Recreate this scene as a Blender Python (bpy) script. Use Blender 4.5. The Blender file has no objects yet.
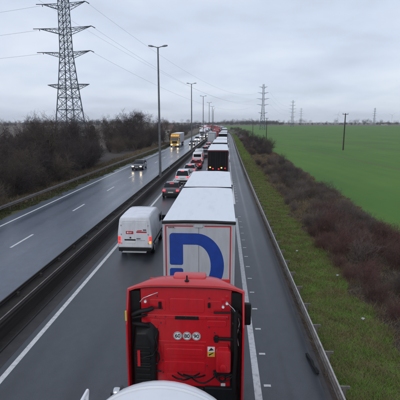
import bpy, bmesh, math, random
import numpy as np
from mathutils import Vector, Matrix
random.seed(7)
R = math.radians
S = bpy.context.scene
C = S.collection

# ------------------------------------------------------------------ camera
cd = bpy.data.cameras.new('camera'); cam = bpy.data.objects.new('camera', cd); C.objects.link(cam)
cam.location = (0, 0, 7.4)
cam.rotation_euler = (math.pi/2 - 0.19258, 0, 0.05882)
cd.sensor_width = 36; cd.lens = 36; cd.clip_end = 12000; cd.clip_start = 0.05
S.camera = cam
S.cycles.volume_bounces = 2
S.render.resolution_x = S.render.resolution_y = 1024
# ------------------------------------------------------------------ world: overcast sky
W = bpy.data.worlds.new("World"); S.world = W; W.use_nodes = True
nt = W.node_tree; N = nt.nodes; Lk = nt.links; N.clear()
def nd(t, **k):
    n = N.new(t)
    for a, b in k.items(): setattr(n, a, b)
    return n
out = nd('ShaderNodeOutputWorld'); bg = nd('ShaderNodeBackground'); bg.inputs[1].default_value = 0.1
sky = nd('ShaderNodeTexSky', sky_type='NISHITA', sun_disc=False)
sky.sun_elevation = R(32); sky.sun_rotation = R(200)
tc = nd('ShaderNodeTexCoord'); sep = nd('ShaderNodeSeparateXYZ'); Lk.new(tc.outputs['Generated'], sep.inputs[0])
# project the direction on a high flat layer so that clouds flatten towards the horizon
ad = nd('ShaderNodeMath', operation='ADD'); ad.inputs[1].default_value = 0.16
ab = nd('ShaderNodeMath', operation='ABSOLUTE'); Lk.new(sep.outputs[2], ab.inputs[0]); Lk.new(ab.outputs[0], ad.inputs[0])
dx = nd('ShaderNodeMath', operation='DIVIDE'); Lk.new(sep.outputs[0], dx.inputs[0]); Lk.new(ad.outputs[0], dx.inputs[1])
dy = nd('ShaderNodeMath', operation='DIVIDE'); Lk.new(sep.outputs[1], dy.inputs[0]); Lk.new(ad.outputs[0], dy.inputs[1])
cb = nd('ShaderNodeCombineXYZ'); Lk.new(dx.outputs[0], cb.inputs[0]); Lk.new(dy.outputs[0], cb.inputs[1])
n1 = nd('ShaderNodeTexNoise'); n1.inputs['Scale'].default_value = 0.9; n1.inputs['Detail'].default_value = 8; n1.inputs['Roughness'].default_value = .5
n1.inputs['Distortion'].default_value = .15
Lk.new(cb.outputs[0], n1.inputs['Vector'])
cr = nd('ShaderNodeValToRGB'); Lk.new(n1.outputs[0], cr.inputs[0])
e = cr.color_ramp.elements
e[0].position = .34; e[0].color = (4.05, 4.5, 5.4, 1)
e[1].position = .66; e[1].color = (5.6, 6.05, 6.85, 1)
cr.color_ramp.elements.new(.48).color = (4.7, 5.25, 6.3, 1)
mx = nd('ShaderNodeMix', data_type='RGBA'); mx.inputs[0].default_value = .94
Lk.new(sky.outputs[0], mx.inputs[6]); Lk.new(cr.outputs[0], mx.inputs[7])
Lk.new(mx.outputs[2], bg.inputs[0]); Lk.new(bg.outputs[0], out.inputs[0])
# ------------------------------------------------------------------ sun behind the cloud
sd = bpy.data.lights.new('sun', 'SUN'); sd.energy = 0.5; sd.angle = R(25); sd.color = (1, .96, .9)
sun = bpy.data.objects.new('sun', sd); C.objects.link(sun)
sun.rotation_euler = Vector((math.sin(R(200))*math.cos(R(32)), math.cos(R(200))*math.cos(R(32)), math.sin(R(32)))).to_track_quat('Z', 'Y').to_euler()
sun.location = (0, 0, 60)
S.view_settings.view_transform = 'Standard'; S.view_settings.look = 'None'
S.view_settings.exposure = 0.50; S.view_settings.gamma = 1

# ------------------------------------------------------------------ materials
def mat(name, col=(.5, .5, .5), rough=.6, metal=0, var=0, scale=5, col2=None, bump=0, bscale=40, emit=None, estr=0,
        coat=0, det=6, rvar=0, lo=.35, hi=.65, stretch=None, alpha=1, rand=0, spec=None):
    m = bpy.data.materials.new(name); m.use_nodes = True
    t = m.node_tree; b = t.nodes['Principled BSDF']
    b.inputs['Base Color'].default_value = (*col, 1); b.inputs['Roughness'].default_value = rough
    b.inputs['Metallic'].default_value = metal; b.inputs['Coat Weight'].default_value = coat
    if spec is not None: b.inputs['Specular IOR Level'].default_value = spec
    geo = None
    def vec(st=None):
        g = t.nodes.new('ShaderNodeTexCoord'); o = g.outputs['Object']
        if st:
            mp = t.nodes.new('ShaderNodeMapping'); mp.inputs['Scale'].default_value = st
            t.links.new(o, mp.inputs[0]); o = mp.outputs[0]
        return o
    if col2 or rvar:
        n = t.nodes.new('ShaderNodeTexNoise'); n.inputs['Scale'].default_value = scale; n.inputs['Detail'].default_value = det
        n.inputs['Roughness'].default_value = .62
        t.links.new(vec(stretch), n.inputs['Vector'])
        mr = t.nodes.new('ShaderNodeMapRange'); mr.inputs[1].default_value = lo; mr.inputs[2].default_value = hi
        t.links.new(n.outputs[0], mr.inputs[0])
        if col2:
            mi = t.nodes.new('ShaderNodeMix'); mi.data_type = 'RGBA'
            mi.inputs[6].default_value = (*col, 1); mi.inputs[7].default_value = (*col2, 1)
            t.links.new(mr.outputs[0], mi.inputs[0]); last = mi.outputs[2]
            if rand:
                oi = t.nodes.new('ShaderNodeObjectInfo'); hs = t.nodes.new('ShaderNodeHueSaturation')
                m2 = t.nodes.new('ShaderNodeMapRange'); m2.inputs[3].default_value = 1-rand; m2.inputs[4].default_value = 1+rand
                t.links.new(oi.outputs['Random'], m2.inputs[0]); t.links.new(m2.outputs[0], hs.inputs['Value'])
                t.links.new(last, hs.inputs['Color']); last = hs.outputs[0]
            t.links.new(last, b.inputs['Base Color'])
        if rvar:
            m3 = t.nodes.new('ShaderNodeMapRange'); m3.inputs[3].default_value = rough-rvar; m3.inputs[4].default_value = rough+rvar
            t.links.new(mr.outputs[0], m3.inputs[0]); t.links.new(m3.outputs[0], b.inputs['Roughness'])
    if bump:
        n = t.nodes.new('ShaderNodeTexNoise'); n.inputs['Scale'].default_value = bscale; n.inputs['Detail'].default_value = 4
        t.links.new(vec(), n.inputs['Vector']); bp = t.nodes.new('ShaderNodeBump'); bp.inputs['Strength'].default_value = bump
        bp.inputs['Distance'].default_value = .02
        t.links.new(n.outputs[0], bp.inputs['Height']); t.links.new(bp.outputs[0], b.inputs['Normal'])
    if emit:
        b.inputs['Emission Color'].default_value = (*emit, 1); b.inputs['Emission Strength'].default_value = estr
    return m

def asphalt(name, base, dark, tracks, r0=.30, r1=.55, bmp=.35):
    """wet asphalt: fine aggregate, blotches of wetness, long darker/lighter wheel paths (tracks = list of x, width)"""
    m = bpy.data.materials.new(name); m.use_nodes = True
    t = m.node_tree; b = t.nodes['Principled BSDF']; L = t.links
    at = t.nodes.new('ShaderNodeUVMap'); at.uv_map = 'road'      # u = metres across, v = metres along
    sp = t.nodes.new('ShaderNodeSeparateXYZ'); L.new(at.outputs[0], sp.inputs[0])
    def noise(sx, sy, sc, det=5):
        mp = t.nodes.new('ShaderNodeMapping'); mp.inputs['Scale'].default_value = (sx, sy, 1); L.new(at.outputs[0], mp.inputs[0])
        n = t.nodes.new('ShaderNodeTexNoise'); n.inputs['Scale'].default_value = sc; n.inputs['Detail'].default_value = det
        L.new(mp.outputs[0], n.inputs['Vector']); return n.outputs[0]
    def math_(op, a, b_=None, c=None):
        n = t.nodes.new('ShaderNodeMath'); n.operation = op
        for i, v in enumerate((a, b_, c)):
            if v is None: continue
            if isinstance(v, (int, float)): n.inputs[i].default_value = v
            else: L.new(v, n.inputs[i])
        return n.outputs[0]
    tot = None
    for (x, w) in tracks:
        d = math_('SUBTRACT', sp.outputs[0], x); d = math_('DIVIDE', d, w); d = math_('MULTIPLY', d, d)
        d = math_('MULTIPLY', d, -1.0); g = math_('EXPONENT', d)
        tot = g if tot is None else math_('ADD', tot, g)
    long_ = noise(1.2, .035, 1.0, 4); blot = noise(1, .5, .35, 6); fine = noise(1, 1, 30, 3)
    f = math_('MULTIPLY', tot, math_('ADD', long_, .25))
    mr = t.nodes.new('ShaderNodeMapRange'); mr.inputs[1].default_value = .3; mr.inputs[2].default_value = .75; L.new(blot, mr.inputs[0])
    fac = math_('ADD', math_('MULTIPLY', mr.outputs[0], .40), math_('ADD', math_('MULTIPLY', f, .62), math_('MULTIPLY', long_, .22)))
    mi = t.nodes.new('ShaderNodeMix'); mi.data_type = 'RGBA'; mi.inputs[6].default_value = (*base, 1); mi.inputs[7].default_value = (*dark, 1)
    L.new(fac, mi.inputs[0])
    hs = t.nodes.new('ShaderNodeHueSaturation'); L.new(mi.outputs[2], hs.inputs['Color'])
    vv = math_('ADD', .28, math_('ADD', math_('MULTIPLY', fine, .85), math_('MULTIPLY', noise(1, .6, 3.5, 8), .60))); L.new(vv, hs.inputs['Value'])
    L.new(hs.outputs[0], b.inputs['Base Color'])
    m3 = t.nodes.new('ShaderNodeMapRange'); m3.inputs[3].default_value = r1; m3.inputs[4].default_value = r0; L.new(fac, m3.inputs[0])
    L.new(m3.outputs[0], b.inputs['Roughness'])
    bp = t.nodes.new('ShaderNodeBump'); bp.inputs['Strength'].default_value = bmp; bp.inputs['Distance'].default_value = .006
    L.new(noise(1, 1, 45, 2), bp.inputs['Height']); L.new(bp.outputs[0], b.inputs['Normal'])
    return m

M = {}
M['road_near'] = asphalt('asphalt_right', (.066, .073, .084), (.024, .028, .034), [(-5.9, .35), (-4.1, .35), (-1.7, .4), (.1, .4), (2.75, .22), (1.9, .10)], .28, .50)
M['road_far'] = asphalt('asphalt_left', (.085, .102, .135), (.055, .068, .095), [(-15.3, .35), (-13.6, .35), (-11.7, .4), (-10.0, .4)], .18, .36, .16)
M['road_paint'] = mat('road_paint', (.62, .62, .62), .55, col2=(.20, .21, .22), scale=7, lo=.48, hi=.85, det=10)
M['soil'] = mat('wet_soil', (.035, .028, .024), .8, col2=(.018, .015, .014), scale=6, bump=.6, bscale=25)
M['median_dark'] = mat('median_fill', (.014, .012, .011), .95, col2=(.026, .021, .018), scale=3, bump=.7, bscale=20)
M['gravel'] = mat('margin', (.050, .044, .044), .6, col2=(.030, .027, .028), scale=3, bump=.4, bscale=60)
M['grass_ground'] = mat('grass_ground', (.100, .165, .020), .95, col2=(.070, .060, .028), scale=1.3, bump=.8, bscale=18, lo=.42, hi=.68)
M['grass'] = mat('grass_blades', (.125, .230, .028), .8, col2=(.175, .165, .052), scale=1.1, det=9, rand=0, lo=.40, hi=.62)
M['grass_dull'] = mat('dull_grass', (.070, .095, .022), .9, col2=(.075, .060, .032), scale=.9)
M['grass_dry'] = mat('dry_grass', (.20, .15, .085), .9, col2=(.11, .085, .05), scale=1.5)
M['litter'] = mat('leaf_litter', (.036, .026, .025), .95, col2=(.062, .046, .034), scale=.8, bump=.8, bscale=9)
M['scrubland'] = mat('scrubland', (.150, .115, .080), .95, col2=(.085, .068, .055), scale=.035, bump=.8, bscale=2, det=10)
M['field'] = mat('crop_field', (.040, .120, .005), .95, col2=(.080, .175, .012), scale=.09, bump=1.0, bscale=5, det=12, stretch=(1, .35, 1), lo=.3, hi=.7)
def crop_rows(m):
    """drill rows and tramlines running along the field, plus thin muddy patches"""
    t = m.node_tree; b = t.nodes['Principled BSDF']; src = b.inputs['Base Color'].links[0].from_socket
    c = t.nodes.new('ShaderNodeTexCoord'); mp = t.nodes.new('ShaderNodeMapping'); mp.inputs['Rotation'].default_value = (0, 0, R(-7)); t.links.new(c.outputs['Object'], mp.inputs[0])
    last = src
    for sc, w0, w1, colr, amt in ((.10, .35, .85, (.036, .090, .006, 1), .13), (.0131, .985, .999, (.085, .105, .020, 1), .75)):
        wv = t.nodes.new('ShaderNodeTexWave'); wv.bands_direction = 'X'; wv.inputs['Scale'].default_value = sc; wv.inputs['Distortion'].default_value = 1.2 if sc > .1 else .25
        wv.inputs['Detail Scale'].default_value = .4; t.links.new(mp.outputs[0], wv.inputs['Vector'])
        mr = t.nodes.new('ShaderNodeMapRange'); mr.inputs[1].default_value = w0; mr.inputs[2].default_value = w1; mr.inputs[4].default_value = amt; t.links.new(wv.outputs['Fac'], mr.inputs[0])
        mi = t.nodes.new('ShaderNodeMix'); mi.data_type = 'RGBA'; t.links.new(mr.outputs[0], mi.inputs[0]); t.links.new(last, mi.inputs[6]); mi.inputs[7].default_value = colr; last = mi.outputs[2]
    n = t.nodes.new('ShaderNodeTexNoise'); n.inputs['Scale'].default_value = .022; n.inputs['Detail'].default_value = 9; t.links.new(mp.outputs[0], n.inputs['Vector'])
    mr = t.nodes.new('ShaderNodeMapRange'); mr.inputs[1].default_value = .56; mr.inputs[2].default_value = .74; mr.inputs[4].default_value = .55; t.links.new(n.outputs[0], mr.inputs[0])
    mi = t.nodes.new('ShaderNodeMix'); mi.data_type = 'RGBA'; t.links.new(mr.outputs[0], mi.inputs[0]); t.links.new(last, mi.inputs[6]); mi.inputs[7].default_value = (.075, .085, .022, 1)
    t.links.new(mi.outputs[2], b.inputs['Base Color'])
crop_rows(M['field'])
M['twig_dark'] = mat('bark_dark', (.078, .056, .050), .9, col2=(.044, .034, .033), scale=3, rand=.35)
M['twig_tan'] = mat('bark_tan', (.115, .085, .062), .9, col2=(.070, .052, .042), scale=3, rand=.3)
M['twig_red'] = mat('bark_red', (.150, .062, .055), .85, col2=(.078, .044, .040), scale=3, rand=.3)
M['twig_grey'] = mat('bark_grey', (.165, .130, .110), .9, col2=(.090, .070, .062), scale=3, rand=.3)
M['ivy'] = mat('ivy_leaf', (.035, .045, .022), .7, col2=(.02, .03, .015), scale=5)
M['far_wood'] = mat('far_wood', (.085, .074, .072), .95, col2=(.050, .048, .050), scale=.05, det=8)
M['galv'] = mat('galvanised', (.42, .40, .39), .5, .3, col2=(.24, .22, .20), scale=4, lo=.4, hi=.75)
M['galv_worn'] = mat('worn_galvanised', (.20, .185, .17), .6, .2, col2=(.085, .075, .06), scale=3, lo=.4, hi=.7)
M['galv_dull'] = mat('dull_galvanised', (.17, .155, .145), .6, .2, col2=(.09, .08, .072), scale=2, lo=.4, hi=.7)
M['beam_dark'] = mat('weathered_dark_steel', (.034, .027, .025), .8, .0, col2=(.016, .013, .012), scale=3, stretch=(1, .15, 3))
M['beam_edge'] = mat('beam_lip', (.20, .175, .16), .7, .0, col2=(.10, .085, .078), scale=3)
M['lamp_steel'] = mat('lamp_steel', (.16, .17, .18), .5, .5, col2=(.11, .115, .12), scale=2)
M['pylon_steel'] = mat('pylon_steel', (.135, .165, .195), .55, .3, col2=(.09, .11, .135), scale=1)
M['insulator'] = mat('insulator', (.05, .06, .07), .3)
M['wood_pole'] = mat('wood_pole', (.050, .040, .034), .85, col2=(.03, .025, .022), scale=4, stretch=(1, 1, .1))
M['red'] = mat('red_paint', (.56, .010, .020), .30, col2=(.36, .009, .015), scale=3.0, coat=.3, rvar=.08, lo=.45, hi=.95, stretch=(3.5, 3.5, .8), det=10)
M['red_roof'] = mat('red_roof_sky_tint', (.56, .035, .04), .5, col2=(.50, .03, .034), scale=2.5, coat=.3, lo=.35, hi=.8)  # roof red mixed pinker, the sky's reflection put into the colour
M['black_plastic'] = mat('black_plastic', (.006, .006, .007), .5, spec=.3, col2=(.012, .012, .013), scale=8)
M['rubber'] = mat('rubber', (.009, .009, .010), .6, spec=.3)
M['steel_dark'] = mat('chassis_steel', (.045, .045, .048), .55, .3)
M['chrome'] = mat('bright_metal', (.6, .6, .62), .25, .9)
M['white_tank'] = mat('white_tank', (.74, .75, .77), .3, coat=.3, col2=(.62, .63, .65), scale=1.2, lo=.5, hi=.85)
M['white_paint'] = mat('white_paint', (.72, .74, .78), .35, coat=.4, col2=(.48, .49, .51), scale=1.8, lo=.45, hi=.95, stretch=(1.5, 1.5, .6), det=9)
M['tarp'] = mat('roof_tarpaulin', (.74, .77, .81), .5, col2=(.60, .63, .66), scale=1.6, lo=.5, hi=.95, bump=.5, bscale=1.6, stretch=(3, .5, 1), det=9)
M['door_grey'] = mat('rear_door', (.47, .49, .52), .45, col2=(.33, .345, .36), scale=1.6, lo=.45, hi=.9, stretch=(3, 3, .7), det=9)
M['door_dark'] = mat('dark_door', (.005, .005, .007), .8, col2=(.010, .009, .011), scale=2, spec=.2)
M['grey_side'] = mat('grey_curtain', (.42, .43, .45), .6, col2=(.34, .35, .37), scale=1)
M['blue'] = mat('blue_print', (.012, .060, .34), .45, col2=(.010, .045, .26), scale=3)
M['red_print'] = mat('red_print', (.50, .02, .03), .5)
M['glass_dark'] = mat('dark_glass', (.010, .012, .016), .12, spec=.22)
M['car_dark'] = mat('dark_car_paint', (.020, .020, .024), .25, coat=.6)
M['car_grey'] = mat('grey_car_paint', (.16, .17, .19), .3, .3, coat=.5)
M['car_silver'] = mat('silver_car_paint', (.42, .44, .47), .3, .3, coat=.5)
M['car_white'] = mat('white_car_paint', (.68, .69, .72), .3, coat=.5)
M['car_red'] = mat('red_car_paint', (.30, .02, .025), .3, coat=.5)
M['yellow'] = mat('yellow_paint', (.66, .36, .05), .4, coat=.4)
M['tail'] = mat('tail_light_on', (.5, .01, .01), .3, emit=(1, .03, .045), estr=2.6)
M['tail_dim'] = mat('tail_light', (.5, .015, .015), .3, emit=(1, .04, .04), estr=.7)
M['amber'] = mat('amber_light', (.6, .25, .03), .3, emit=(1, .42, .1), estr=2.5)
M['amber_dim'] = mat('amber_indicator', (.6, .22, .03), .3, emit=(1, .38, .08), estr=.8)
M['head'] = mat('headlight_on', (.9, .9, .8), .2, emit=(1, .80, .52), estr=16)
M['plate'] = mat('number_plate', (.55, .55, .5), .5)
M['plate_yellow'] = mat('yellow_reflector', (.65, .45, .06), .5)
M['sticker'] = mat('sticker_white', (.75, .75, .75), .5)
M['ink'] = mat('ink_black', (.02, .02, .025), .6)
M['wall_pale'] = mat('pale_render', (.5, .5, .48), .8, col2=(.42, .42, .4), scale=2)
M['roof_tile'] = mat('roof_tile', (.10, .075, .07), .8, col2=(.10, .055, .045), scale=3)

# ------------------------------------------------------------------ helpers
class MB:
    def __init__(s): s.v = []; s.f = []
    def add(s, vs, fs):
        o = len(s.v); s.v += [tuple(p) for p in vs]; s.f += [tuple(i+o for i in f) for f in fs]
    def box(s, x0, x1, y0, y1, z0, z1):
        s.add([(x0,y0,z0),(x1,y0,z0),(x1,y1,z0),(x0,y1,z0),(x0,y0,z1),(x1,y0,z1),(x1,y1,z1),(x0,y1,z1)],
              [(0,3,2,1),(4,5,6,7),(0,1,5,4),(1,2,6,5),(2,3,7,6),(3,0,4,7)])
    def tube(s, pts, r, n=8, r1=None, cap=True):
        pts = [Vector(p) for p in pts]; m = len(pts); rings = []
        up = Vector((0, 0, 1))
        for i, p in enumerate(pts):
            d = (pts[min(i+1, m-1)] - pts[max(i-1, 0)]).normalized()
            a = d.cross(up if abs(d.z) < .95 else Vector((0, 1, 0))).normalized(); b = d.cross(a)
            rr = r if r1 is None else r+(r1-r)*i/(m-1)
            rings.append([p+(a*math.cos(2*math.pi*k/n)+b*math.sin(2*math.pi*k/n))*rr for k in range(n)])
        s.loft(rings, cap, cap)
    def loft(s, rings, c0=True, c1=True):
        n = len(rings[0]); vs = [p for r in rings for p in r]; fs = []
        for i in range(len(rings)-1):
            for k in range(n):
                a = i*n+k; b = i*n+(k+1) % n
                fs.append((a, b, b+n, a+n))
        if c0: fs.append(tuple(range(n))[::-1])
        if c1: fs.append(tuple(range((len(rings)-1)*n, len(rings)*n)))
        s.add(vs, fs)
    def cyl(s, c, axis, r, l, n=20, r2=None):
        """cylinder centred at c, along axis 'x','y','z', length l"""
        ax = {'x': Vector((1,0,0)), 'y': Vector((0,1,0)), 'z': Vector((0,0,1))}[axis]; c = Vector(c)
        s.tube([c-ax*l/2, c+ax*l/2], r, n, r2)
    def prism(s, poly, axis, a, b):
        def P(u, v, w): return {'y': (u, w, v), 'x': (w, u, v), 'z': (u, v, w)}[axis]
        s.loft([[P(u, v, a) for u, v in poly], [P(u, v, b) for u, v in poly]])
    def build(s, name, m, parent=None, bevel=0, smooth=False, seg=2, kind=None, label=None):
        me = bpy.data.meshes.new(name); me.from_pydata(s.v, [], s.f)
        bm = bmesh.new(); bm.from_mesh(me)
        bmesh.ops.recalc_face_normals(bm, faces=bm.faces)
        if bevel:
            es = [e for e in bm.edges if e.is_manifold and e.calc_face_angle(0) > .5]
            bmesh.ops.bevel(bm, geom=es, offset=bevel, segments=seg, profile=.5, affect='EDGES', clamp_overlap=True)
        bm.to_mesh(me); bm.free()
        if smooth:
            me.polygons.foreach_set('use_smooth', [True]*len(me.polygons))
            me.set_sharp_from_angle(angle=R(40))
        me.materials.append(m)
        o = bpy.data.objects.new(name, me); C.objects.link(o)
        if parent: o.parent = parent
        if kind: o['kind'] = kind
        if label: o['label'] = label
        return o
def thing(name, label, cat, loc=(0,0,0), rz=0, group=None):
    o = bpy.data.objects.new(name, None); C.objects.link(o); o.empty_display_size = .3
    o.location = loc; o.rotation_euler = (0, 0, rz); o['label'] = label; o['category'] = cat
    if group: o['group'] = group
    return o
def kids(): 
    d = {}
    for o in bpy.data.objects:
        if o.parent: d.setdefault(o.parent, []).append(o)
    return d
def dup(root, loc, rz=0, label=None, scale=None, K=None):
    K = K or kids()
    def cp(o, par):
        c = o.copy(); C.objects.link(c)
        if par: c.parent = par
        for h in K.get(o, []): cp(h, c)
        return c
    r = cp(root, None); r.location = loc; r.rotation_euler = (0, 0, rz)
    if scale: r.scale = (scale,)*3 if isinstance(scale, (int, float)) else scale
    if label: r['label'] = label
    return r
def npmesh(name, V, F, m, parent=None, kind=None):
    me = bpy.data.meshes.new(name); V = np.asarray(V, np.float32); F = np.asarray(F, np.int32)
    me.vertices.add(len(V)); me.vertices.foreach_set('co', V.ravel())
    k = F.shape[1]; me.loops.add(F.size); me.loops.foreach_set('vertex_index', F.ravel())
    me.polygons.add(len(F)); me.polygons.foreach_set('loop_start', np.arange(0, F.size, k, dtype=np.int32))
    me.update(calc_edges=True); me.materials.append(m)
    o = bpy.data.objects.new(name, me); C.objects.link(o)
    if parent: o.parent = parent
    if kind: o['kind'] = kind
    return o

# ------------------------------------------------------------------ the road's course
KY = [-200, 0, 60, 120, 200, 280, 400, 500, 700, 1000, 1500]
KX = [0, 0, .05, .45, 1.1, .6, -5, -14, -45, -125, -330]
def cx(y):
    y = max(-200, min(1499.9, y)); i = max(k for k in range(len(KY)-1) if KY[k] <= y)
    def tan(k):
        if k == 0 or k == len(KY)-1: return 0 if k == 0 else (KX[k]-KX[k-1])/(KY[k]-KY[k-1])
        return .5*((KX[k+1]-KX[k])/(KY[k+1]-KY[k])+(KX[k]-KX[k-1])/(KY[k]-KY[k-1]))
    h = KY[i+1]-KY[i]; t = (y-KY[i])/h; m0, m1 = tan(i)*h, tan(i+1)*h
    return (2*t**3-3*t*t+1)*KX[i]+(t**3-2*t*t+t)*m0+(-2*t**3+3*t*t)*KX[i+1]+(t**3-t*t)*m1
def head(y): return -math.atan((cx(y+2)-cx(y-2))/4)
def P(x, y, z=0): return (x+cx(y), y, z)
def ys(y0, y1):
    r = [y0]; 
    while r[-1] < y1: r.append(min(y1, r[-1]+max(4, min(20, abs(r[-1])*.08))))
    return r
def strip(name, m, x0, x1, y0, y1, z=0, parent=None, kind='structure', thick=0):
    Y = ys(y0, y1); vs = []; fs = []; uv = []
    for y in Y: vs += [P(x0, y, z), P(x1, y, z)]; uv += [(x0, y), (x1, y)]
    for i in range(len(Y)-1): fs.append((2*i, 2*i+1, 2*i+3, 2*i+2))
    me = bpy.data.meshes.new(name); me.from_pydata(vs, [], fs); me.materials.append(m)
    u = me.uv_layers.new(name='road')
    for lp in me.loops: u.data[lp.index].uv = uv[lp.vertex_index]
    o = bpy.data.objects.new(name, me); C.objects.link(o)
    if parent: o.parent = parent
    if kind: o['kind'] = kind
    return o

# ------------------------------------------------------------------ ground
def sheet(name, m, x0, x1, y0, y1, z, kind='structure'):
    me = bpy.data.meshes.new(name); me.from_pydata([(x0,y0,z),(x1,y0,z),(x1,y1,z),(x0,y1,z)], [], [(0,1,2,3)])
    me.materials.append(m); o = bpy.data.objects.new(name, me); C.objects.link(o); o['kind'] = kind; return o
sheet('ground', M['scrubland'], -4500, 4500, -300, 6000, -.06)
def edged(name, m, xa, xb, y0, y1, z, fine=0):
    """sheet between two curves given as functions of y"""
    Y = ys(y0, y1) if not fine else sorted(set(ys(y0, y1)+[6+fine*k for k in range(int(90/fine))])); vs = []
    for y in Y: vs += [(xa(y), y, z), (xb(y), y, z)]
    me = bpy.data.meshes.new(name); me.from_pydata(vs, [], [(2*i, 2*i+1, 2*i+3, 2*i+2) for i in range(len(Y)-1)])
    me.materials.append(m); o = bpy.data.objects.new(name, me); C.objects.link(o); o['kind'] = 'structure'; return o
edged('field', M['field'], lambda y: 11.5+cx(y)+.5*math.sin(y*.11), lambda y: 1600, -60, 830, -.05)
edged('leaf_litter', M['litter'], lambda y: 5.3+cx(y), lambda y: 11.0+cx(y)+.5*math.sin(y*.11), -60, 600, -.045)
edged('field_margin', M['grass_dry'], lambda y: 11.0+cx(y)+.5*math.sin(y*.11), lambda y: 11.5+cx(y)+.5*math.sin(y*.11), -60, 600, -.046)
edged('thicket_floor', M['litter'], lambda y: -60+cx(y), lambda y: -18.5+cx(y), -60, 110, -.045)
edged('verge_right', M['grass_ground'], lambda y: 3.0+cx(y), lambda y: 5.55+cx(y)+.25*math.sin(y*.35)+.18*math.sin(y*1.3+1)+.12*math.sin(y*2.9)+.10*max(0, min(14, 19-y)), -60, 1000, -.03, .4)
edged('verge_left', M['grass_dull'], lambda y: -18.9+cx(y), lambda y: -17.0+cx(y), -60, 1000, -.03)
road = strip('road', M['road_near'], -7.3, 3.02, -60, 1400, 0)
strip('opposite_road', M['road_far'], -17.05, -8.7, -60, 1400, 0)
strip('median', M['soil'], -8.72, -7.28, -60, 1400, -.004)
strip('median_margin', M['gravel'], -7.3, -6.75, -60, 1400, .004)
strip('drain_channel', M['black_plastic'], -7.24, -7.19, -60, 400, .008)
strip('shoulder_edge', M['gravel'], 2.88, 3.02, -60, 1400, .004)
edged('dirt_margin', M['litter'], lambda y: 3.02+cx(y), lambda y: 3.30+cx(y)+.05*math.sin(y*1.7), -60, 400, -.026, .5)
# markings
strip('edge_line', M['road_paint'], -6.52, -6.34, -60, 1200, .004)
strip('edge_line', M['road_paint'], -16.15, -15.98, -60, 1200, .004)
strip('edge_line', M['road_paint'], -9.25, -9.1, -60, 1200, .004)
for k in range(12):                               # long bars of the shoulder line with short gaps
    a = -8.4+k*44.5
    strip('shoulder_line_bar', M['road_paint'], .93, 1.13, a, a+39.0, .004, parent=road, kind=None)
tick = None
for k in range(90):                               # cross ticks of the audible edge line
    y = 8.7+k*1.6
    if (y+8.4) % 44.5 > 39.5: continue
    if tick is None:
        tick = MB(); tick.box(-.10, .10, -.05, .05, 0, .007); tick = tick.build('edge_tick', M['road_paint'], road); tick.location = P(1.32, y, .001)
    else:
        t = tick.copy(); C.objects.link(t); t.parent = road; t.location = P(1.32, y, .001)
for k in range(-3, 40):
    y = 22.3+k*10.1
    if y > 8: strip('lane_dash', M['road_paint'], -12.78, -12.63, y, y+2.9, .004, parent=road, kind=None)
    if k > 0: strip('lane_dash', M['road_paint'], -2.8, -2.65, y, y+2.9, .004, parent=road, kind=None)

# ------------------------------------------------------------------ guardrails
def rail(root, x, y0, y1, step, side, top, mbeam, mlip, mpost, maxn=280, bracket=True, name='rail_beam'):
    """W-beam on posts; side = direction (+1/-1 in x) in which the posts stand behind the beam"""
    prof = [(0,0),(-.03,.03),(-.075,.07),(-.075,.11),(-.03,.145),(-.03,.165),(-.075,.20),(-.075,.24),(-.03,.28),(0,.31)]
    pb = None; n = 0; y = y0; rest = MB(); restp = MB()
    back = [(u+.006, v) for u, v in prof]
    def seg(mb, ya, yb, ox, oy):
        rings = []
        for yy in (ya, yb):
            q = [(x+cx(yy)-side*u*-1*1.0 if False else x+cx(yy)+side*u - ox, yy-oy, top-.31+v) for u, v in prof]
            q += [(x+cx(yy)+side*(u+.008) - ox, yy-oy, top-.31+v) for u, v in prof[::-1]]
            rings.append(q)
        mb.loft(rings)
    mats_shared = None; lip_shared = None
    while y < y1:
        yb = min(y+4*step, y1); straight = y < 55
        if n < 60:
            if straight and mats_shared:
                o = mats_shared.copy(); C.objects.link(o); o.parent = root; o.location = (0, y-y0s, 0)
            else:
                mb = MB(); seg(mb, y, yb-.01, 0, 0); o = mb.build(name, mbeam, root, smooth=False)
                if straight: mats_shared = o; y0s = y
            n += 1
        else: seg(rest, y, yb, 0, 0)
        y = yb
    if rest.v: rest.build('rail_beam', mbeam, root, kind='stuff')
    # lip: rolled top edge
    if mlip:
        lp = MB()
        Y = ys(y0, y1)
        lp.loft([[(x+cx(v)+side*a, v, top+b) for a, b in ((-.03, -.004), (.02, -.004), (.02, .012), (-.03, .012))] for v in Y])
        lp.build('top_rail', mlip, root)
    # posts
    n = 0; y = y0+.3; post = None
    while y < y1:
        def pmb(mb, X, Yy):
            mb.box(X+min(side*.10, side*.20), X+max(side*.10, side*.20), Yy-.03, Yy+.03, -.3, top-.04)
            if bracket: mb.box(X+min(side*.012, side*.34), X+max(side*.012, side*.30), Yy-.028, Yy+.028, top-.10, top-.03)
        if n < 110:
            if post is None:
                mb = MB(); pmb(mb, 0, 0); post = mb.build('post', mpost, root); o = post
            else: o = post.copy(); C.objects.link(o); o.parent = root
            o.location = (x+cx(y), y, 0); n += 1
        else: pmb(restp, x+cx(y), y)
        y += step if n < 110 else step*2
    if restp.v: restp.build('post', mpost, root, kind='stuff')
g = thing('guardrail', 'galvanised guardrail between the hard shoulder and the grassy verge on the right', 'guardrail', group=None)
rail(g, 3.02, 2.7, 700, 1.6, 1, .75, M['galv_worn'], M['galv'], M['galv_worn'])
g = thing('guardrail', 'dull grey guardrail along the grass strip in front of the dark thicket on the left', 'guardrail')
rail(g, -17.95, 12, 600, 4, -1, .72, M['galv_dull'], M['galv_dull'], M['galv_dull'])
g = thing('median_barrier', 'dark rusty central barrier rail facing the carriageway with the lorries', 'guardrail')
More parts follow.
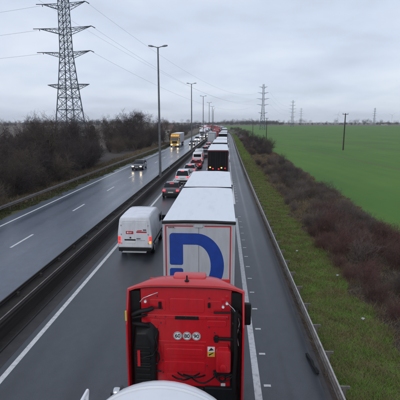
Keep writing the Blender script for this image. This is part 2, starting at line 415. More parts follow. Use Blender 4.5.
rail(g, -7.62, 4, 900, 2, -1, .72, M['beam_dark'], M['beam_edge'], M['beam_dark'], bracket=False)
m = MB(); m.loft([[(x+cx(q), q, z) for x, z in ((-7.60, -.02), (-7.66, -.02), (-7.69, .52), (-7.64, .52))] for q in ys(4, 900)]); m.build('kick_board', M['beam_dark'], g)
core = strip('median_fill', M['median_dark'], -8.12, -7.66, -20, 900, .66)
g = thing('median_barrier', 'black central barrier rail facing the empty wet oncoming carriageway', 'guardrail')
rail(g, -8.15, 4, 900, 2, 1, .88, M['beam_dark'], M['beam_dark'], M['beam_dark'], bracket=False)
m = MB(); m.loft([[(x+cx(q), q, z) for x, z in ((-8.16, -.02), (-8.10, -.02), (-8.06, .62), (-8.11, .62))] for q in ys(4, 900)]); m.build('kick_board', M['beam_dark'], g)

# ------------------------------------------------------------------ lamp columns
def lamp(label, y):
    t = thing('street_lamp', label, 'street lamp', P(-7.9, y, 0), head(y), 'tall twin-arm lamp columns in the median')
    return t
lt = lamp('nearest and tallest twin-arm lamp column, rising from the median just beyond the white van', 49.5)
lt.location.x = -7.9
m = MB(); m.tube([(0,0,-.3), (0,0,16.1)], .16, 12, .085); m.build('column', M['lamp_steel'], lt, smooth=True)
m = MB(); m.cyl((0,0,.55), 'z', .2, 1.3, 12); m.build('base_sleeve', M['lamp_steel'], lt, smooth=True)
for s in (-1, 1):
    m = MB(); m.tube([(0,0,16.0), (s*.3,0,16.12), (s*.6,0,16.17)], .045, 8); m.build('arm', M['lamp_steel'], lt, smooth=True)
    m = MB(); m.loft([[(s*.5,-.09,16.12),(s*.5,.09,16.12),(s*.5,.07,16.22),(s*.5,-.07,16.22)],
                      [(s*.8,-.16,16.13),(s*.8,.16,16.13),(s*.8,.1,16.32),(s*.8,-.1,16.32)],
                      [(s*1.15,-.12,16.2),(s*1.15,.12,16.2),(s*1.15,.07,16.32),(s*1.15,-.07,16.32)]])
    lh = m.build('lamp_head', M['lamp_steel'], lt, bevel=.02)
K0 = kids()
for i, l in enumerate(['second lamp column of the row, beside the oncoming dark hatchback and white van',
                       'third lamp column of the row, counted from the camera',
                       'fourth lamp column of the row, counted from the camera',
                       'fifth lamp column of the row, counted from the camera',
                       'sixth lamp column, small and far, at the bend in the road',
                       'seventh and farthest lamp column in the bend']):
    y = 96+46*i; dup(lt, P(-7.9, y, 0), head(y), l, K=K0)

# ------------------------------------------------------------------ vehicles
def wheel(parent, x, y, r=.5, w=.3):
    t = MB(); t.cyl((0,0,0), 'x', r, w, 20); o = t.build('wheel', M['rubber'], parent, bevel=.03, smooth=True); o.location = (x, y, r)
    h = MB(); h.cyl((0,0,0), 'x', r*.55, w+.02, 14); h.build('rim', M['chrome'], o, bevel=.01)
    return o
def trailer_box(root, y0, y1, door, roofm, side, W=2.55, top=4.0, frame=None, bottom=1.15, frontwall=True, bars=False):
    """swap body or semi-trailer body between y0 (rear) and y1, doors at the rear"""
    frame = frame or M['steel_dark']; h = W/2
    m = MB(); m.box(-h, h, y0+.06, y1, bottom, top-.06); m.build('side_curtain', side, root)
    # gently sagging tarpaulin roof over bows
    n = max(4, int((y1-y0)/.62)); rings = []
    for i in range(n*2+1):
        yy = y0+.05+(y1-y0-.05)*i/(n*2); dz = .0 if i % 2 == 0 else -.014
        k = .004*math.sin(i*2.3+y0)
        rings.append([(-h-.012, yy, top-.10), (-h-.012, yy, top-.02), (-h+.08, yy, top+dz*.3+k), (-.5, yy, top+.03+dz+k), (0, yy, top+.035+dz-k), (.5, yy, top+.03+dz+k),
                      (h-.08, yy, top+dz*.3-k), (h+.012, yy, top-.02), (h+.012, yy, top-.10)])
    m = MB(); m.loft(rings); m.build('roof', roofm, root, smooth=True)
    m = MB(); m.box(-h, h, y0-.03, y0+.06, top-.13, top+.012); m.box(-h, h, y0-.02, y0+.06, bottom-.02, bottom+.1)
    m.box(-h, -h+.07, y0-.02, y0+.06, bottom+.1, top-.13); m.box(h-.07, h, y0-.02, y0+.06, bottom+.1, top-.13)
    m.build('rear_frame', frame, root, bevel=.008)
    for s in (-1, 1):
        m = MB(); m.box(min(s*.006, s*(h-.072)), max(s*.006, s*(h-.072)), y0-.008, y0+.05, bottom+.102, top-.132)
        d = m.build('rear_door', door, root)
        if bars:
            m = MB()
            for xx in (s*.28, s*.95): m.cyl((xx, y0-.03, (bottom+top)/2), 'z', .014, top-bottom-.4, 8)
            m.build('lock_bar', M['chrome'] if door is not M['door_dark'] else M['steel_dark'], d)
    if frontwall:
        m = MB(); m.box(-h, h, y1, y1+.05, bottom, top-.03); m.build('front_wall', side, root)
def running_gear(root, y0, axles, W=2.55, length=12.0, lights='tail_dim', rearbar=True, plate=True):
    h = W/2
    m = MB(); m.box(-.45, -.33, y0+.1, y0+length, .75, 1.13); m.box(.33, .45, y0+.1, y0+length, .75, 1.13); m.build('chassis', M['steel_dark'], root)
    if rearbar:
        m = MB(); m.box(-h+.05, h-.05, y0-.02, y0+.10, .55, .72); m.box(-.6, -.5, y0, y0+.1, .7, .9); m.box(.5, .6, y0, y0+.1, .7, .9)
        m.build('underride_bar', M['steel_dark'], root, bevel=.01)
        for s in (-1, 1):
            m = MB(); m.box(s*(h-.28)-.2, s*(h-.28)+.2, y0-.06, y0+.02, .86, 1.02); m.build('tail_light', M[lights], root, bevel=.01)
            m = MB(); m.box(s*(h-.62)-.09, s*(h-.62)+.09, y0-.06, y0+.02, .87, 1.01); m.build('indicator_light', M['amber'], root, bevel=.01)
        if plate:
            m = MB(); m.box(-.26, .26, y0-.05, y0-.03, .72, .84); m.build('number_plate', M['plate'], root)
    for a in axles:
        for s in (-1, 1):
            wheel(root, s*(h-.2), a, .5, .36)
            m = MB(); m.prism([(a-.58,.9),(a-.45,1.08),(a+.45,1.08),(a+.58,.9),(a+.55,.9),(a+.42,1.05),(a-.42,1.05),(a-.55,.9)], 'x', s*(h-.2)-.2, s*(h-.2)+.2)
            m.build('mudguard', M['black_plastic'], root)
def cab(root, y0, paint, roof_top=3.75, lights=False, W=2.5, deflector=True):
    """plain tractor cab, back wall at y0, nose at y0+2.25"""
    h = W/2; L = 2.25
    prof = [(y0,1.0),(y0,roof_top-.35),(y0+.15,roof_top-.1),(y0+.9,roof_top),(y0+1.45,roof_top-.25),(y0+1.9,3.0),(y0+L-.05,2.05),(y0+L,1.1),(y0+L-.02,.9)]
    m = MB(); m.prism(prof, 'x', -h, h); m.build('cab_body', paint, root, bevel=.09, smooth=True, seg=3)
    m = MB(); m.loft([[(-h+.1,y0+2.235,1.98),(h-.1,y0+2.235,1.98),(h-.12,y0+1.965,2.88),(-h+.12,y0+1.965,2.88)],
                      [(-h+.1,y0+2.17,1.98),(h-.1,y0+2.17,1.98),(h-.12,y0+1.88,2.88),(-h+.12,y0+1.88,2.88)]])
    m.build('windscreen', M['glass_dark'], root, bevel=.015)
    m = MB(); m.box(-h+.02, h-.02, y0+1.5, y0+1.99, 2.99, 3.08); m.build('sun_visor', M['black_plastic'], root, bevel=.02)
    m = MB(); m.box(-.75, .75, y0+L-.05, y0+L+.015, 1.15, 1.85); g_ = m.build('grille', M['black_plastic'], root, bevel=.01)
    m = MB()
    for k in range(5): m.box(-.73, .73, y0+L+.016, y0+L+.03, 1.2+k*.13, 1.25+k*.13)
    m.build('grille_bar', M['steel_dark'], g_)
    m = MB(); m.box(-h, h, y0+L-.6, y0+L+.06, .38, .98); m.build('bumper', paint, root, bevel=.05)
    for s in (-1, 1):
        m = MB(); m.box(s*.92-.2, s*.92+.2, y0+L+.03, y0+L+.09, .68, .92); m.build('headlight', M['head'] if lights else M['sticker'], root, bevel=.02)
        m = MB(); m.box(min(s*(h-.02), s*(h+.008)), max(s*(h-.02), s*(h+.008)), y0+1.1, y0+1.95, 1.95, 2.7); m.build('side_window', M['glass_dark'], root)
        m = MB(); m.box(s*(h+.2)-.1, s*(h+.2)+.1, y0+1.95, y0+2.05, 1.95, 2.7); o = m.build('mirror', M['black_plastic'], root, bevel=.03)
        m = MB(); m.tube([(s*h, y0+1.9, 2.65), (s*(h+.2), y0+2.0, 2.68)], .02, 6); m.build('bracket', M['black_plastic'], o)
        wheel(root, s*(h-.18), y0+1.35, .5, .32)
    return root
def lorry_tail(label, loc, rz, door, roofm, side, paint, lights='tail_dim', frame=None, group='lorries queueing in the right-hand lane', top=4.0, name='articulated_lorry', bars=True, length=13.6):
    t = thing(name, label, 'lorry', loc, rz, group)
    trailer_box(t, 0, length, door, roofm, side, frame=frame, bars=bars, top=top)
    running_gear(t, 0, (2.6, 3.9, 5.2), length=length-1, lights=lights)
    cab(t, length+.7, paint, roof_top=min(3.9, top-.05))
    return t

# smooth-bodied car: rear at y = 0, nose at y = L
def car(label, loc, rz, paint, kind='hatch', lights='tail', headl=False, group='cars in the slow queue'):
    t = thing('car', label, 'car', loc, rz, group)
    if kind == 'sedan': L = 4.5; hts = [(0,.55,.70),(.06,.84,.79),(.35,.98,.85),(.9,1.0,.88),(1.6,.95,.9),(2.9,.93,.9),(3.4,.90,.89),(4.0,.80,.86),(4.35,.70,.78),(4.5,.55,.66)]; gh = (.55,1.05,2.25,3.3,1.43)
    elif kind == 'suv': L = 4.4; hts = [(0,.6,.74),(.05,.98,.84),(.2,1.06,.88),(.9,1.06,.91),(1.6,1.04,.92),(2.9,1.02,.92),(3.3,1.0,.91),(3.9,.94,.88),(4.25,.84,.8),(4.4,.6,.7)]; gh = (.08,.42,2.2,3.15,1.66)
    else: L = 4.1; hts = [(0,.55,.70),(.05,.90,.80),(.2,.97,.86),(.9,.98,.88),(1.6,.95,.89),(2.7,.93,.89),(3.1,.90,.88),(3.65,.80,.85),(3.95,.70,.77),(4.1,.55,.66)]; gh = (.10,.5,2.05,3.05,1.47)
    rings = []
    for y, z, w in hts:
        b = .24; rings.append([(-w*.9,y,b),(-w,y,b+.14),(-w*1.01,y,(b+z)/2),(-w*.985,y,z-.09),(-w*.88,y,z),(-w*.4,y,z+.03),(w*.4,y,z+.03),(w*.88,y,z),(w*.985,y,z-.09),(w*1.01,y,(b+z)/2),(w,y,b+.14),(w*.9,y,b)])
    m = MB(); m.loft(rings); m.build('body', paint, t, bevel=0, smooth=True)
    r0, r1, r2, r3, H = gh; zb = .9 if kind != 'suv' else 1.0; w0, w1 = .80, .62
    def ring(z, k): 
        a = r0+(r1-r0)*k; b = r3+(r2-r3)*k; w = w0+(w1-w0)*k; c = .1
        return [(-w+c,a,z),(w-c,a,z),(w,a+c,z),(w,b-c*1.5,z),(w-c,b,z),(-w+c,b,z),(-w,b-c*1.5,z),(-w,a+c,z)]
    m = MB(); m.loft([ring(zb,0), ring(zb+(H-zb)*.5,.46), ring(H-.05,.95)]); m.build('windows', M['glass_dark'], t, smooth=True)
    m = MB(); rr = ring(H-.055,.93); rt = [(x*.93, (y-(r1+r2)/2)*.92+(r1+r2)/2, H+.012) for x, y, z in rr]
    m.loft([[(x*1.03, y, z) for x, y, z in rr], rt]); m.build('roof', paint, t, bevel=.015, smooth=True)
    for s in (-1, 1):
        A = lambda k, yy: (s*(w0+(w1-w0)*k+.006), yy, zb+(H-zb)*k)
        for (ya, yb) in ((r0+.06, r1+.06), (r3-.1, r2-.05), ((r0+r3)/2+.05, (r1+r2)/2+.1)):
            m = MB(); m.tube([A(0, ya), A(.5, (ya+yb)/2), A(.95, yb)], .034, 6); m.build('pillar', paint, t)
        zl = hts[2][1]-.16
        m = MB(); m.box(s*.66-.13, s*.66+.13, -.025, .12, zl-.09, zl+.07); m.build('tail_light', M[lights], t, bevel=.02)
        m = MB(); m.box(s*.62-.14, s*.62+.14, L-.13, L+.02, .58, .70); m.build('headlight', M['head'] if headl else M['sticker'], t, bevel=.02)
        m = MB(); m.box(s*.98-.1, s*.98+.1, r3-.35, r3-.22, zb, zb+.14); m.build('mirror', paint, t, bevel=.03)
        for yy in (.78, L-.85): 
            wheel(t, s*(.80), yy, .32, .21)
    m = MB(); m.box(-.72, .72, -.05, .06, .3, .52); m.build('bumper', M['black_plastic'], t, bevel=.03)
    m = MB(); m.box(-.26, .26, -.062, -.04, .58 if kind != 'suv' else .7, .69 if kind != 'suv' else .81); m.build('number_plate', M['plate'], t)
    m = MB(); m.box(-.5, .5, L-.03, L+.02, .36, .52); m.build('grille', M['black_plastic'], t, bevel=.02)
    m = MB(); m.box(-.26, .26, L+.02, L+.03, .46, .57); m.build('number_plate', M['plate'], t)
    if lights == 'tail':
        m = MB(); m.box(-.2, .2, r1-.14, r1-.11, H-.09, H-.06); m.build('brake_light', M['tail'], t)
    return t

# ---- white delivery van, nearest vehicle of the left lane
v = thing('delivery_van', 'white high-roof delivery van with red stickers on its rear doors, alone behind the car queue', 'van', P(-4.86, 21.1, 0), 0)
v.scale = (.935, .86, .93)
secs = [(0, 2.30), (.04, 2.42), (.25, 2.50), (1.2, 2.53), (2.6, 2.52), (3.3, 2.46), (3.75, 2.30), (4.35, 1.72), (4.5, 1.52), (4.95, 1.25), (5.1, 1.0), (5.15, .8)]
rings = []
for y, z in secs:
    w = 1.0 if y < 4.3 else 1.0-.12*(y-4.3)/.85
    wt = w*(.84 if z > 2 else .9 if z > 1.5 else .93)
    if y == 0: w = .97; wt = .80
    b = .42
    zs = b+(z-b)*.5
    rings.append([(-w*.97,y,b),(-w*1.02,y,b+.25),(-w*1.02,y,zs),(-(w*.35+wt*.65)*1.0,y,z-.14),(-wt*.94,y,z-.03),(-wt*.5,y,z),(wt*.5,y,z),(wt*.94,y,z-.03),((w*.35+wt*.65),y,z-.14),(w*1.02,y,zs),(w*1.02,y,b+.25),(w*.97,y,b)])
m = MB(); m.loft(rings); m.build('body', M['white_paint'], v, smooth=True)
m = MB(); m.loft([[(-.72,3.80,2.25),(.72,3.80,2.25),(.84,4.42,1.66),(-.84,4.42,1.66)], [(-.72,3.72,2.2),(.72,3.72,2.2),(.84,4.3,1.6),(-.84,4.3,1.6)]]); m.build('windscreen', M['glass_dark'], v, bevel=.01)
for s in (-1, 1):
    # rear door leaf follows the leaning tail
    def dq(x, z): return (x, -.012 - 0.0*z, z)
    m = MB(); m.loft([[(s*.012,-.014,.62),(s*.80,-.014,.62),(s*.83,-.014,1.3),(s*.76,-.014,2.18),(s*.70,-.014,2.25),(s*.012,-.014,2.27)],
                      [(s*.012,.05,.62),(s*.80,.05,.62),(s*.83,.05,1.3),(s*.76,.05,2.18),(s*.70,.05,2.25),(s*.012,.05,2.27)]])
    d = m.build('rear_door', M['white_paint'], v, bevel=.012, smooth=False)
    for z in (1.62,):                                   # pressed window blank
        m = MB(); m.box(min(s*.12, s*.66), max(s*.12, s*.66), -.022, -.012, z-.02, z+.5); m.build('panel', M['white_paint'], d, bevel=.004)
    m = MB()
    for z in (.85, 1.4, 1.95): m.box(s*.80-.03, s*.80+.03, -.03, .0, z-.04, z+.04)
    m.build('hinge', M['car_silver'], d)
    m = MB(); m.box(s*.92-.07, s*.92+.07, -.03, .1, 1.0, 1.28); tl = m.build('tail_light', M['tail_dim'], v, bevel=.02)
    m = MB(); m.box(s*.92-.065, s*.92+.065, -.028, .1, .82, .975); m.build('indicator_light', M['amber_dim'] if s > 0 else M['tail_dim'], v, bevel=.02)
    m = MB(); m.box(s*1.03-.012, s*1.03+.012, 3.2, 4.1, 1.45, 2.0); m.build('side_window', M['glass_dark'], v, bevel=.01)
    m = MB(); m.box(s*1.2-.13, s*1.2+.13, 3.95, 4.1, 1.35, 1.75); o = m.build('mirror', M['black_plastic'], v, bevel=.04)
    m = MB(); m.tube([(s*1.0,4.0,1.42),(s*1.15,4.0,1.5)], .03, 6); m.build('bracket', M['black_plastic'], o)
    m = MB(); m.box(min(s*1.021, s*1.04), max(s*1.021, s*1.04), .5, 4.2, .72, .84); m.build('rubbing_strip', M['black_plastic'], v, bevel=.005)
    for q in (1.75, 3.05):
        m = MB(); m.box(min(s*1.016, s*1.026), max(s*1.016, s*1.026), q, q+.02, .7, 1.35); m.build('door_seam', M['steel_dark'], v)
    wheel(v, s*.9, .95, .34, .24); wheel(v, s*.9, 4.1, .34, .24)
m = MB(); m.box(-.98, .98, -.08, .1, .36, .60); m.build('bumper', M['black_plastic'], v, bevel=.03)
m = MB(); m.box(-.72, .72, -.28, -.10, .34, .40); m.build('step', M['car_silver'], v, bevel=.01)
m = MB(); m.box(-.62, .05, -.03, -.012, 1.02, 1.10); m.build('handle_bar', M['black_plastic'], v, bevel=.008)
m = MB(); m.box(-.50, .02, -.028, -.015, .86, .98); m.build('number_plate', M['sticker'], v)
m = MB(); m.cyl((-.26, -.03, 1.20), 'y', .05, .03, 10); m.build('badge', M['steel_dark'], v)
m = MB(); m.box(-.52, -.08, -.0235, -.0225, 1.42, 1.60); st = m.build('red_sticker', M['red_print'], v)
m = MB(); m.box(-.46, -.36, -.026, -.024, 1.47, 1.56); m.box(-.33, -.15, -.026, -.024, 1.52, 1.545); m.box(-.33, -.2, -.026, -.024, 1.475, 1.495); m.build('sticker_print', M['sticker'], st)
m = MB(); m.box(.10, .72, -.0235, -.0225, 1.50, 1.58); m.prism([(.14,1.60),(.40,1.60),(.46,1.67),(.14,1.64)], 'y', -.0235, -.0225); m.build('red_sticker', M['red_print'], v)
m = MB(); m.box(.50, .70, -.0232, -.0225, 1.62, 1.72); m.build('logo_print', M['car_grey'], v)
m = MB(); m.box(.10, .34, -.0235, -.0225, 1.10, 1.17); m.box(.10, .62, -.0235, -.0225, 1.02, 1.035); m.build('lettering', M['car_grey'], v)
m = MB(); m.box(-.65, .65, .02, .06, 2.275, 2.30); m.build('rear_gutter', M['steel_dark'], v)

# ---- cars ahead of the van in the left lane
car('dark saloon with bright brake lights, last car of the queue beside the long white roof', P(-5.15, 38.4), 0, M['car_dark'], 'sedan')
car('white hatchback directly ahead of the dark saloon', P(-4.95, 47.5), 0, M['car_white'], 'suv')
car('pale silver hatchback with brake lights on, third car of the queue', P(-4.8, 56), 0, M['car_silver'], 'hatch')
car('dark red hatchback half hidden ahead of the pale silver hatchback', P(-4.5, 63.5), 0, M['car_red'], 'hatch')
def small_van(label, loc, rz, paint, group, light='tail_dim', headl=False):
    t = thing('van', label, 'van', loc, rz, group)
    rg = []
    for y, z in [(0,1.95),(.1,2.1),(1.2,2.15),(2.7,2.12),(3.2,1.98),(3.9,1.3),(4.6,1.1),(4.8,.7)]:
        w = .93; rg.append([(-w,y,.35),(-w,y,.9 if z > 1 else .6),(-w*.85,y,z-.1),(-w*.7,y,z),(w*.7,y,z),(w*.85,y,z-.1),(w,y,.9 if z > 1 else .6),(w,y,.35)])
    m = MB(); m.loft(rg); m.build('body', paint, t, smooth=True)
    m = MB(); m.box(-.66, .66, -.02, .03, 1.3, 1.8); m.build('rear_window', M['glass_dark'], t, bevel=.02)
    m = MB(); m.loft([[(-.7,3.27,1.95),(.7,3.27,1.95),(.8,3.93,1.33),(-.8,3.93,1.33)],[(-.7,3.18,1.9),(.7,3.18,1.9),(.8,3.85,1.28),(-.8,3.85,1.28)]]); m.build('windscreen', M['glass_dark'], t)
    for s in (-1, 1):
        m = MB(); m.box(s*.82-.08, s*.82+.08, -.04, .08, .8, 1.2); m.build('tail_light', M[light], t, bevel=.02)
        m = MB(); m.box(s*.7-.15, s*.7+.15, 4.72, 4.84, .72, .88); m.build('headlight', M['head'] if headl else M['sticker'], t, bevel=.02)
        wheel(t, s*.84, .8, .33, .22); wheel(t, s*.84, 3.9, .33, .22)
    for q in ((-.9, .9, -.07, .08, .32, .52), (-.85, .85, 4.75, 4.86, .32, .55)):
        m = MB(); m.box(*q); m.build('bumper', M['black_plastic'], t, bevel=.03)
    m = MB(); m.box(-.26, .26, -.06, -.03, .62, .73); m.build('number_plate', M['plate'], t)
    return t
small_van('small white van with dark rear window in the queue beside the open-backed black lorry', P(-4.75, 71), 0, M['car_white'], 'cars in the slow queue')
car('dark estate car next to the black lorry in the left lane', P(-3.9, 85), 0, M['car_grey'], 'suv', 'tail_dim')
small_van('white van ahead of the small white van, farther up the queue', P(-5.0, 79), 0, M['car_silver'], 'cars in the slow queue')
qs = [(96, 'car_silver', 'silver'), (104, 'car_white', 'white'), (112, 'car_silver', 'silver'), (121, 'car_white', 'white')]
for i, (y, c, w) in enumerate(qs):
    car(['silver car beyond the two white vans in the left lane', 'white car ahead of the silver one beyond the vans', 'second silver car beyond the vans, close to the far box lorry', 'white car right behind the pale box lorry in the left lane'][i], P(-4.7, y), head(y), M[c], 'hatch' if i % 2 else 'suv', 'tail')

# ---- jumbo road train with the big blue D on its rear doors
jl = thing('road_train', 'white-roofed two-box road train with a big blue D on its grey rear doors', 'lorry', (-.84, 13.55, 0), 0, 'lorries queueing in the right-hand lane')
trailer_box(jl, 0, 7.15, M['door_grey'], M['tarp'], M['grey_side'], bars=False, frame=M['door_grey'], bottom=.95)
trailer_box(jl, 7.42, 14.3, M['door_grey'], M['tarp'], M['grey_side'], bars=False, frame=M['black_plastic'], bottom=.95)
m = MB(); m.tube([(-1.29,-.05,3.955), (-.5,-.055,3.985), (.5,-.055,3.985), (1.29,-.05,3.955)], .055, 8); m.build('roof_rear_lip', M['black_plastic'], jl, smooth=True)
running_gear(jl, 0, (2.6, 3.6), length=7, lights='tail_dim'); running_gear(jl, 7.45, (2.4, 3.7), length=8, rearbar=False)
cab(jl, 14.75, M['white_paint'], roof_top=3.7)
def ribbon(pts, wd, y0, y1, mb):
    n = len(pts); L_ = []; R_ = []
    for i in range(n):
        a = Vector(pts[max(i-1, 0)]); b = Vector(pts[min(i+1, n-1)]); d = (b-a).normalized(); nn = Vector((-d.y, d.x)); w = wd[i] if isinstance(wd, list) else wd
        p = Vector(pts[i]); L_.append(p+nn*w/2); R_.append(p-nn*w/2)
    for i in range(n-1):
        q = [L_[i], L_[i+1], R_[i+1], R_[i]]
        mb.loft([[(p.x, y0, p.y) for p in q], [(p.x, y1, p.y) for p in q]])
def rrect(x0, x1, z0, z1, r, n=4):
    o = []
    for cx_, cz_, a0 in ((x1-r, z1-r, 0), (x0+r, z1-r, 90), (x0+r, z0+r, 180), (x1-r, z0+r, 270)):
        for k in range(n+1): a = R(a0+90*k/n); o.append((cx_+r*math.cos(a), cz_+r*math.sin(a)))
    return o
# D built as flat print on the doors (face x from -1.275)
X0 = -1.275; T = 4.0
m = MB()
outer = []; inner = []
# outline of the bowl with the top stroke
ox0, ox1, oz1, oz0 = X0+.235, X0+2.17, T-.44, T-2.85
top_th, right_th = .42, .47
def arc(cx_, cz_, rx, rz, a0, a1, n=10): return [(cx_+rx*math.cos(R(a0+(a1-a0)*k/n)), cz_+rz*math.sin(R(a0+(a1-a0)*k/n))) for k in range(n+1)]
zc_ = (oz1+oz0)/2; cxo = X0+1.17
o1 = arc(cxo, zc_, ox1-cxo, (oz1-oz0)/2, 90, -90, 28); i1 = arc(cxo, zc_, ox1-cxo-right_th, (oz1-oz0)/2-top_th, 90, -90, 28)
vs = []; 
yF, yB = -.0105, -.0075
for (a, b) in zip(o1, i1): vs += [(a[0], yF, a[1]), (b[0], yF, b[1])]
m.add(vs, [(2*i, 2*i+1, 2*i+3, 2*i+2) for i in range(len(o1)-1)])
# top stroke and stem with rounded outer corner
cn = arc(ox0+.12, oz1-.12, .12, .12, 90, 180, 5)
poly = [(cxo, oz1)]+cn+[(ox0, T-1.55)]+arc(ox0+.07, T-1.55, .07, .07, 180, 270, 4)+arc(ox0+.41, T-1.55, .07, .07, 270, 360, 4)+[(ox0+.48, oz1-top_th), (cxo, oz1-top_th)]
m.add([(a, yF, b) for a, b in poly], [tuple(range(len(poly)))])
b0 = [(cxo, oz0), (cxo, oz0+top_th), (ox0+.48, oz0+top_th), (ox0+.48, T-1.81)]+arc(ox0+.41, T-1.81, .07, .07, 0, 90, 4)+arc(ox0+.07, T-1.81, .07, .07, 90, 180, 4)+arc(ox0+.12, oz0+.12, .12, .12, 180, 270, 5)
m.add([(a, yF, b) for a, b in b0], [tuple(range(len(b0)))])
dd = m.build('letter_d', M['blue'], jl)
m = MB(); bx0, bx1, bz1 = X0+.085, X0+2.41, T-.13
m.box(bx0, bx0+.045, yF, yB, 1.2, bz1-.03); m.box(bx1-.045, bx1, yF, yB, 1.2, bz1-.03)
m.box(bx0, X0+1.08, yF, yB, bz1-.03-.0, bz1+.0-.0) if False else None
m.box(bx0, X0+1.06, -.034, -.031, T-.125, T-.09) if False else None
m.box(bx0+.045, X0+1.08, yF, yB, bz1-.075, bz1-.03); m.box(X0+1.47, bx1-.045, yF, yB, bz1-.075, bz1-.03)
m.build('red_border', M['red_print'], jl)
m = MB(); m.prism(rrect(X0+1.12, X0+1.42, T-.22, T-.10, .05), 'y', -.05, -.009); m.build('clearance_lamp', M['door_grey'], jl)
m = MB()
for k in range(4): m.box(X0+.2+k*.055, X0+.24+k*.055, yF, yB, T-.245, T-.215)
m.box(X0+.2, X0+.44, yF, yB, T-.265, T-.255); m.build('small_lettering', M['ink'], jl)

# ---- queue of lorries in the right lane
bk = lorry_tail('black-backed lorry with a dark red frame and white roof, second in the right lane', P(-.72, 49.3), 0, M['door_dark'], M['tarp'], M['grey_side'], M['white_paint'], 'tail', frame=mat('dark_red_frame', (.12, .015, .02), .5))
for k, (xx, zz, mm) in enumerate([(-.95, 1.9, 'amber'), (-.6, 1.75, 'tail_dim'), (.45, 1.85, 'amber'), (.9, 1.8, 'tail_dim'), (.1, 1.7, 'tail_dim')]):
    m = MB(); m.box(xx-.09, xx+.09, -.03, -.006, zz-.07, zz+.07); m.build('marker_light', M[mm], bk)
DD = [('door_grey', 'tarp', 'white_paint'), ('door_dark', 'tarp', 'red'), ('door_grey', 'white_tank', 'white_paint'), ('door_dark', 'tarp', 'blue')]
info = ['white-roofed lorry with dark rear doors, ahead of the black-backed lorry', 'grey-doored lorry, third roof beyond the black-backed lorry', 'lorry with dark doors and pale roof near the bend, right lane',
        'lorry with grey doors where the queue starts to bend', 'lorry farther along the bend']
y = 68.5; 
prot = []
for k in range(4):
    dr, rf, pt = DD[(k+1) % 4]
    yy = [68.5, 92, 119, 146][k]
    t = lorry_tail(info[k], P(-.75, yy), head(yy+6), M[dr], M[rf], M['grey_side'], M[pt], top=[3.95, 3.6, 4.0, 3.9][k])
    prot.append(t)
K1 = kids()
yy = 176
for k in range(14):
    dup(prot[(k*3+1) % 4], P(-.75, yy), head(yy+6), 'small far lorry among those queueing round the left-hand bend towards the horizon', K=K1)
    yy += [22, 24, 21, 30][k % 4]
# left-lane lorries among the cars
lorry_tail('pale box lorry in the left lane standing beyond the white cars', P(-4.6, 131), head(135), M['door_grey'], M['door_grey'], M['grey_side'], M['white_paint'], group='lorries farther up the left lane')
lr = lorry_tail('red lorry in the left lane ahead of the pale box lorry', P(-4.6, 168), head(172), M['car_red'], M['red_roof'], M['red'], M['red'], group='lorries farther up the left lane')
K2 = kids()
cs = [o for o in bpy.data.objects if o.name.startswith('car') and o.parent is None and o.type == 'EMPTY']
yy = 190; k = 0
while yy < 620:
    if k % 5 == 3: dup(lr, P(-4.6, yy), head(yy+6), 'small far red lorry in the left lane of the queue in the bend', K=K2); yy += 24
    else: dup(cs[k % len(cs)], P(-4.7, yy), head(yy), 'tiny far car in the left lane of the queue in the bend', K=K2); yy += 8.5
    k += 1

# ---- red tanker tractor (rear of cab seen close)
rt = thing('tanker_tractor', 'red lorry cab seen from behind, with three round speed stickers, pulling the white tank', 'lorry', (-.775, 8.0, 0), 0)
h = 1.25
# body shell in front of the back wall (open recess at rear between fairings)
m = MB(); prof = [(.12,1.0),(.12,3.60),(.35,3.60),(1.0,3.50),(1.6,3.25),(2.0,3.0),(2.28,2.0),(2.3,.95)]
m.prism(prof, 'x', -h+.03, h-.03); m.build('cab_body', M['red'], rt, bevel=.07, smooth=True, seg=3)
# back wall, arched top
topz = lambda x: 3.92+.11*(1-(abs(x)/h)**4.5)
xs = [-.98+1.96*i/16 for i in range(17)]
m = MB(); m.loft([[(x,.0,topz(x)-.10) for x in xs]+[(x,.0,1.15) for x in xs[::-1]], [(x,.13,topz(x)-.10) for x in xs]+[(x,.13,1.15) for x in xs[::-1]]])
m.build('back_wall', M['red'], rt)
# roof cap / air deflector, domed and narrowing forward
rings = []
for y, zt, w in [(-.10, -.005, 1.25), (-.04, .012, 1.248), (.08, .03, 1.19), (.28, .02, 1.05), (.5, -.04, .96), (.8, -.15, .92), (1.15, -.30, .90), (1.75, -.62, .86)]:
    r_ = []
    for i in range(15):
        u = -1+2*i/14; x = u*w; r_.append((x, y, 3.92+.11*(1-abs(u)**4.5)+zt-(.025 if y < .05 else .10)*abs(u)**6))
    r_ += [(x, y, 3.40 if y < 1.0 else 3.15) for (x, _, _) in r_[::-1]] if y > 0.1 else [(x, y, zz-.045) for (x, _, zz) in r_[::-1]]
    rings.append(r_)
m = MB(); m.loft(rings); m.build('roof', M['red_roof'], rt, smooth=True)
m = MB(); m.prism(rrect(-.30, .42, .20, .52, .07), 'z', 3.95, 4.085); m.build('roof_hatch', M['red_roof'], rt, bevel=.025, smooth=True)
m = MB(); m.cyl((.02, .05, 4.13), 'z', .016, .10, 8); m.cyl((.02, .05, 4.06), 'z', .05, .03, 12); m.build('antenna', M['black_plastic'], rt)
for s, x in ((-1, -.62), (1, .74)):
    m = MB(); m.box(x-.2, x+.2, .28, .30, 3.9, 4.02); m.build('roof_rib', M['red_roof'], rt, bevel=.008)
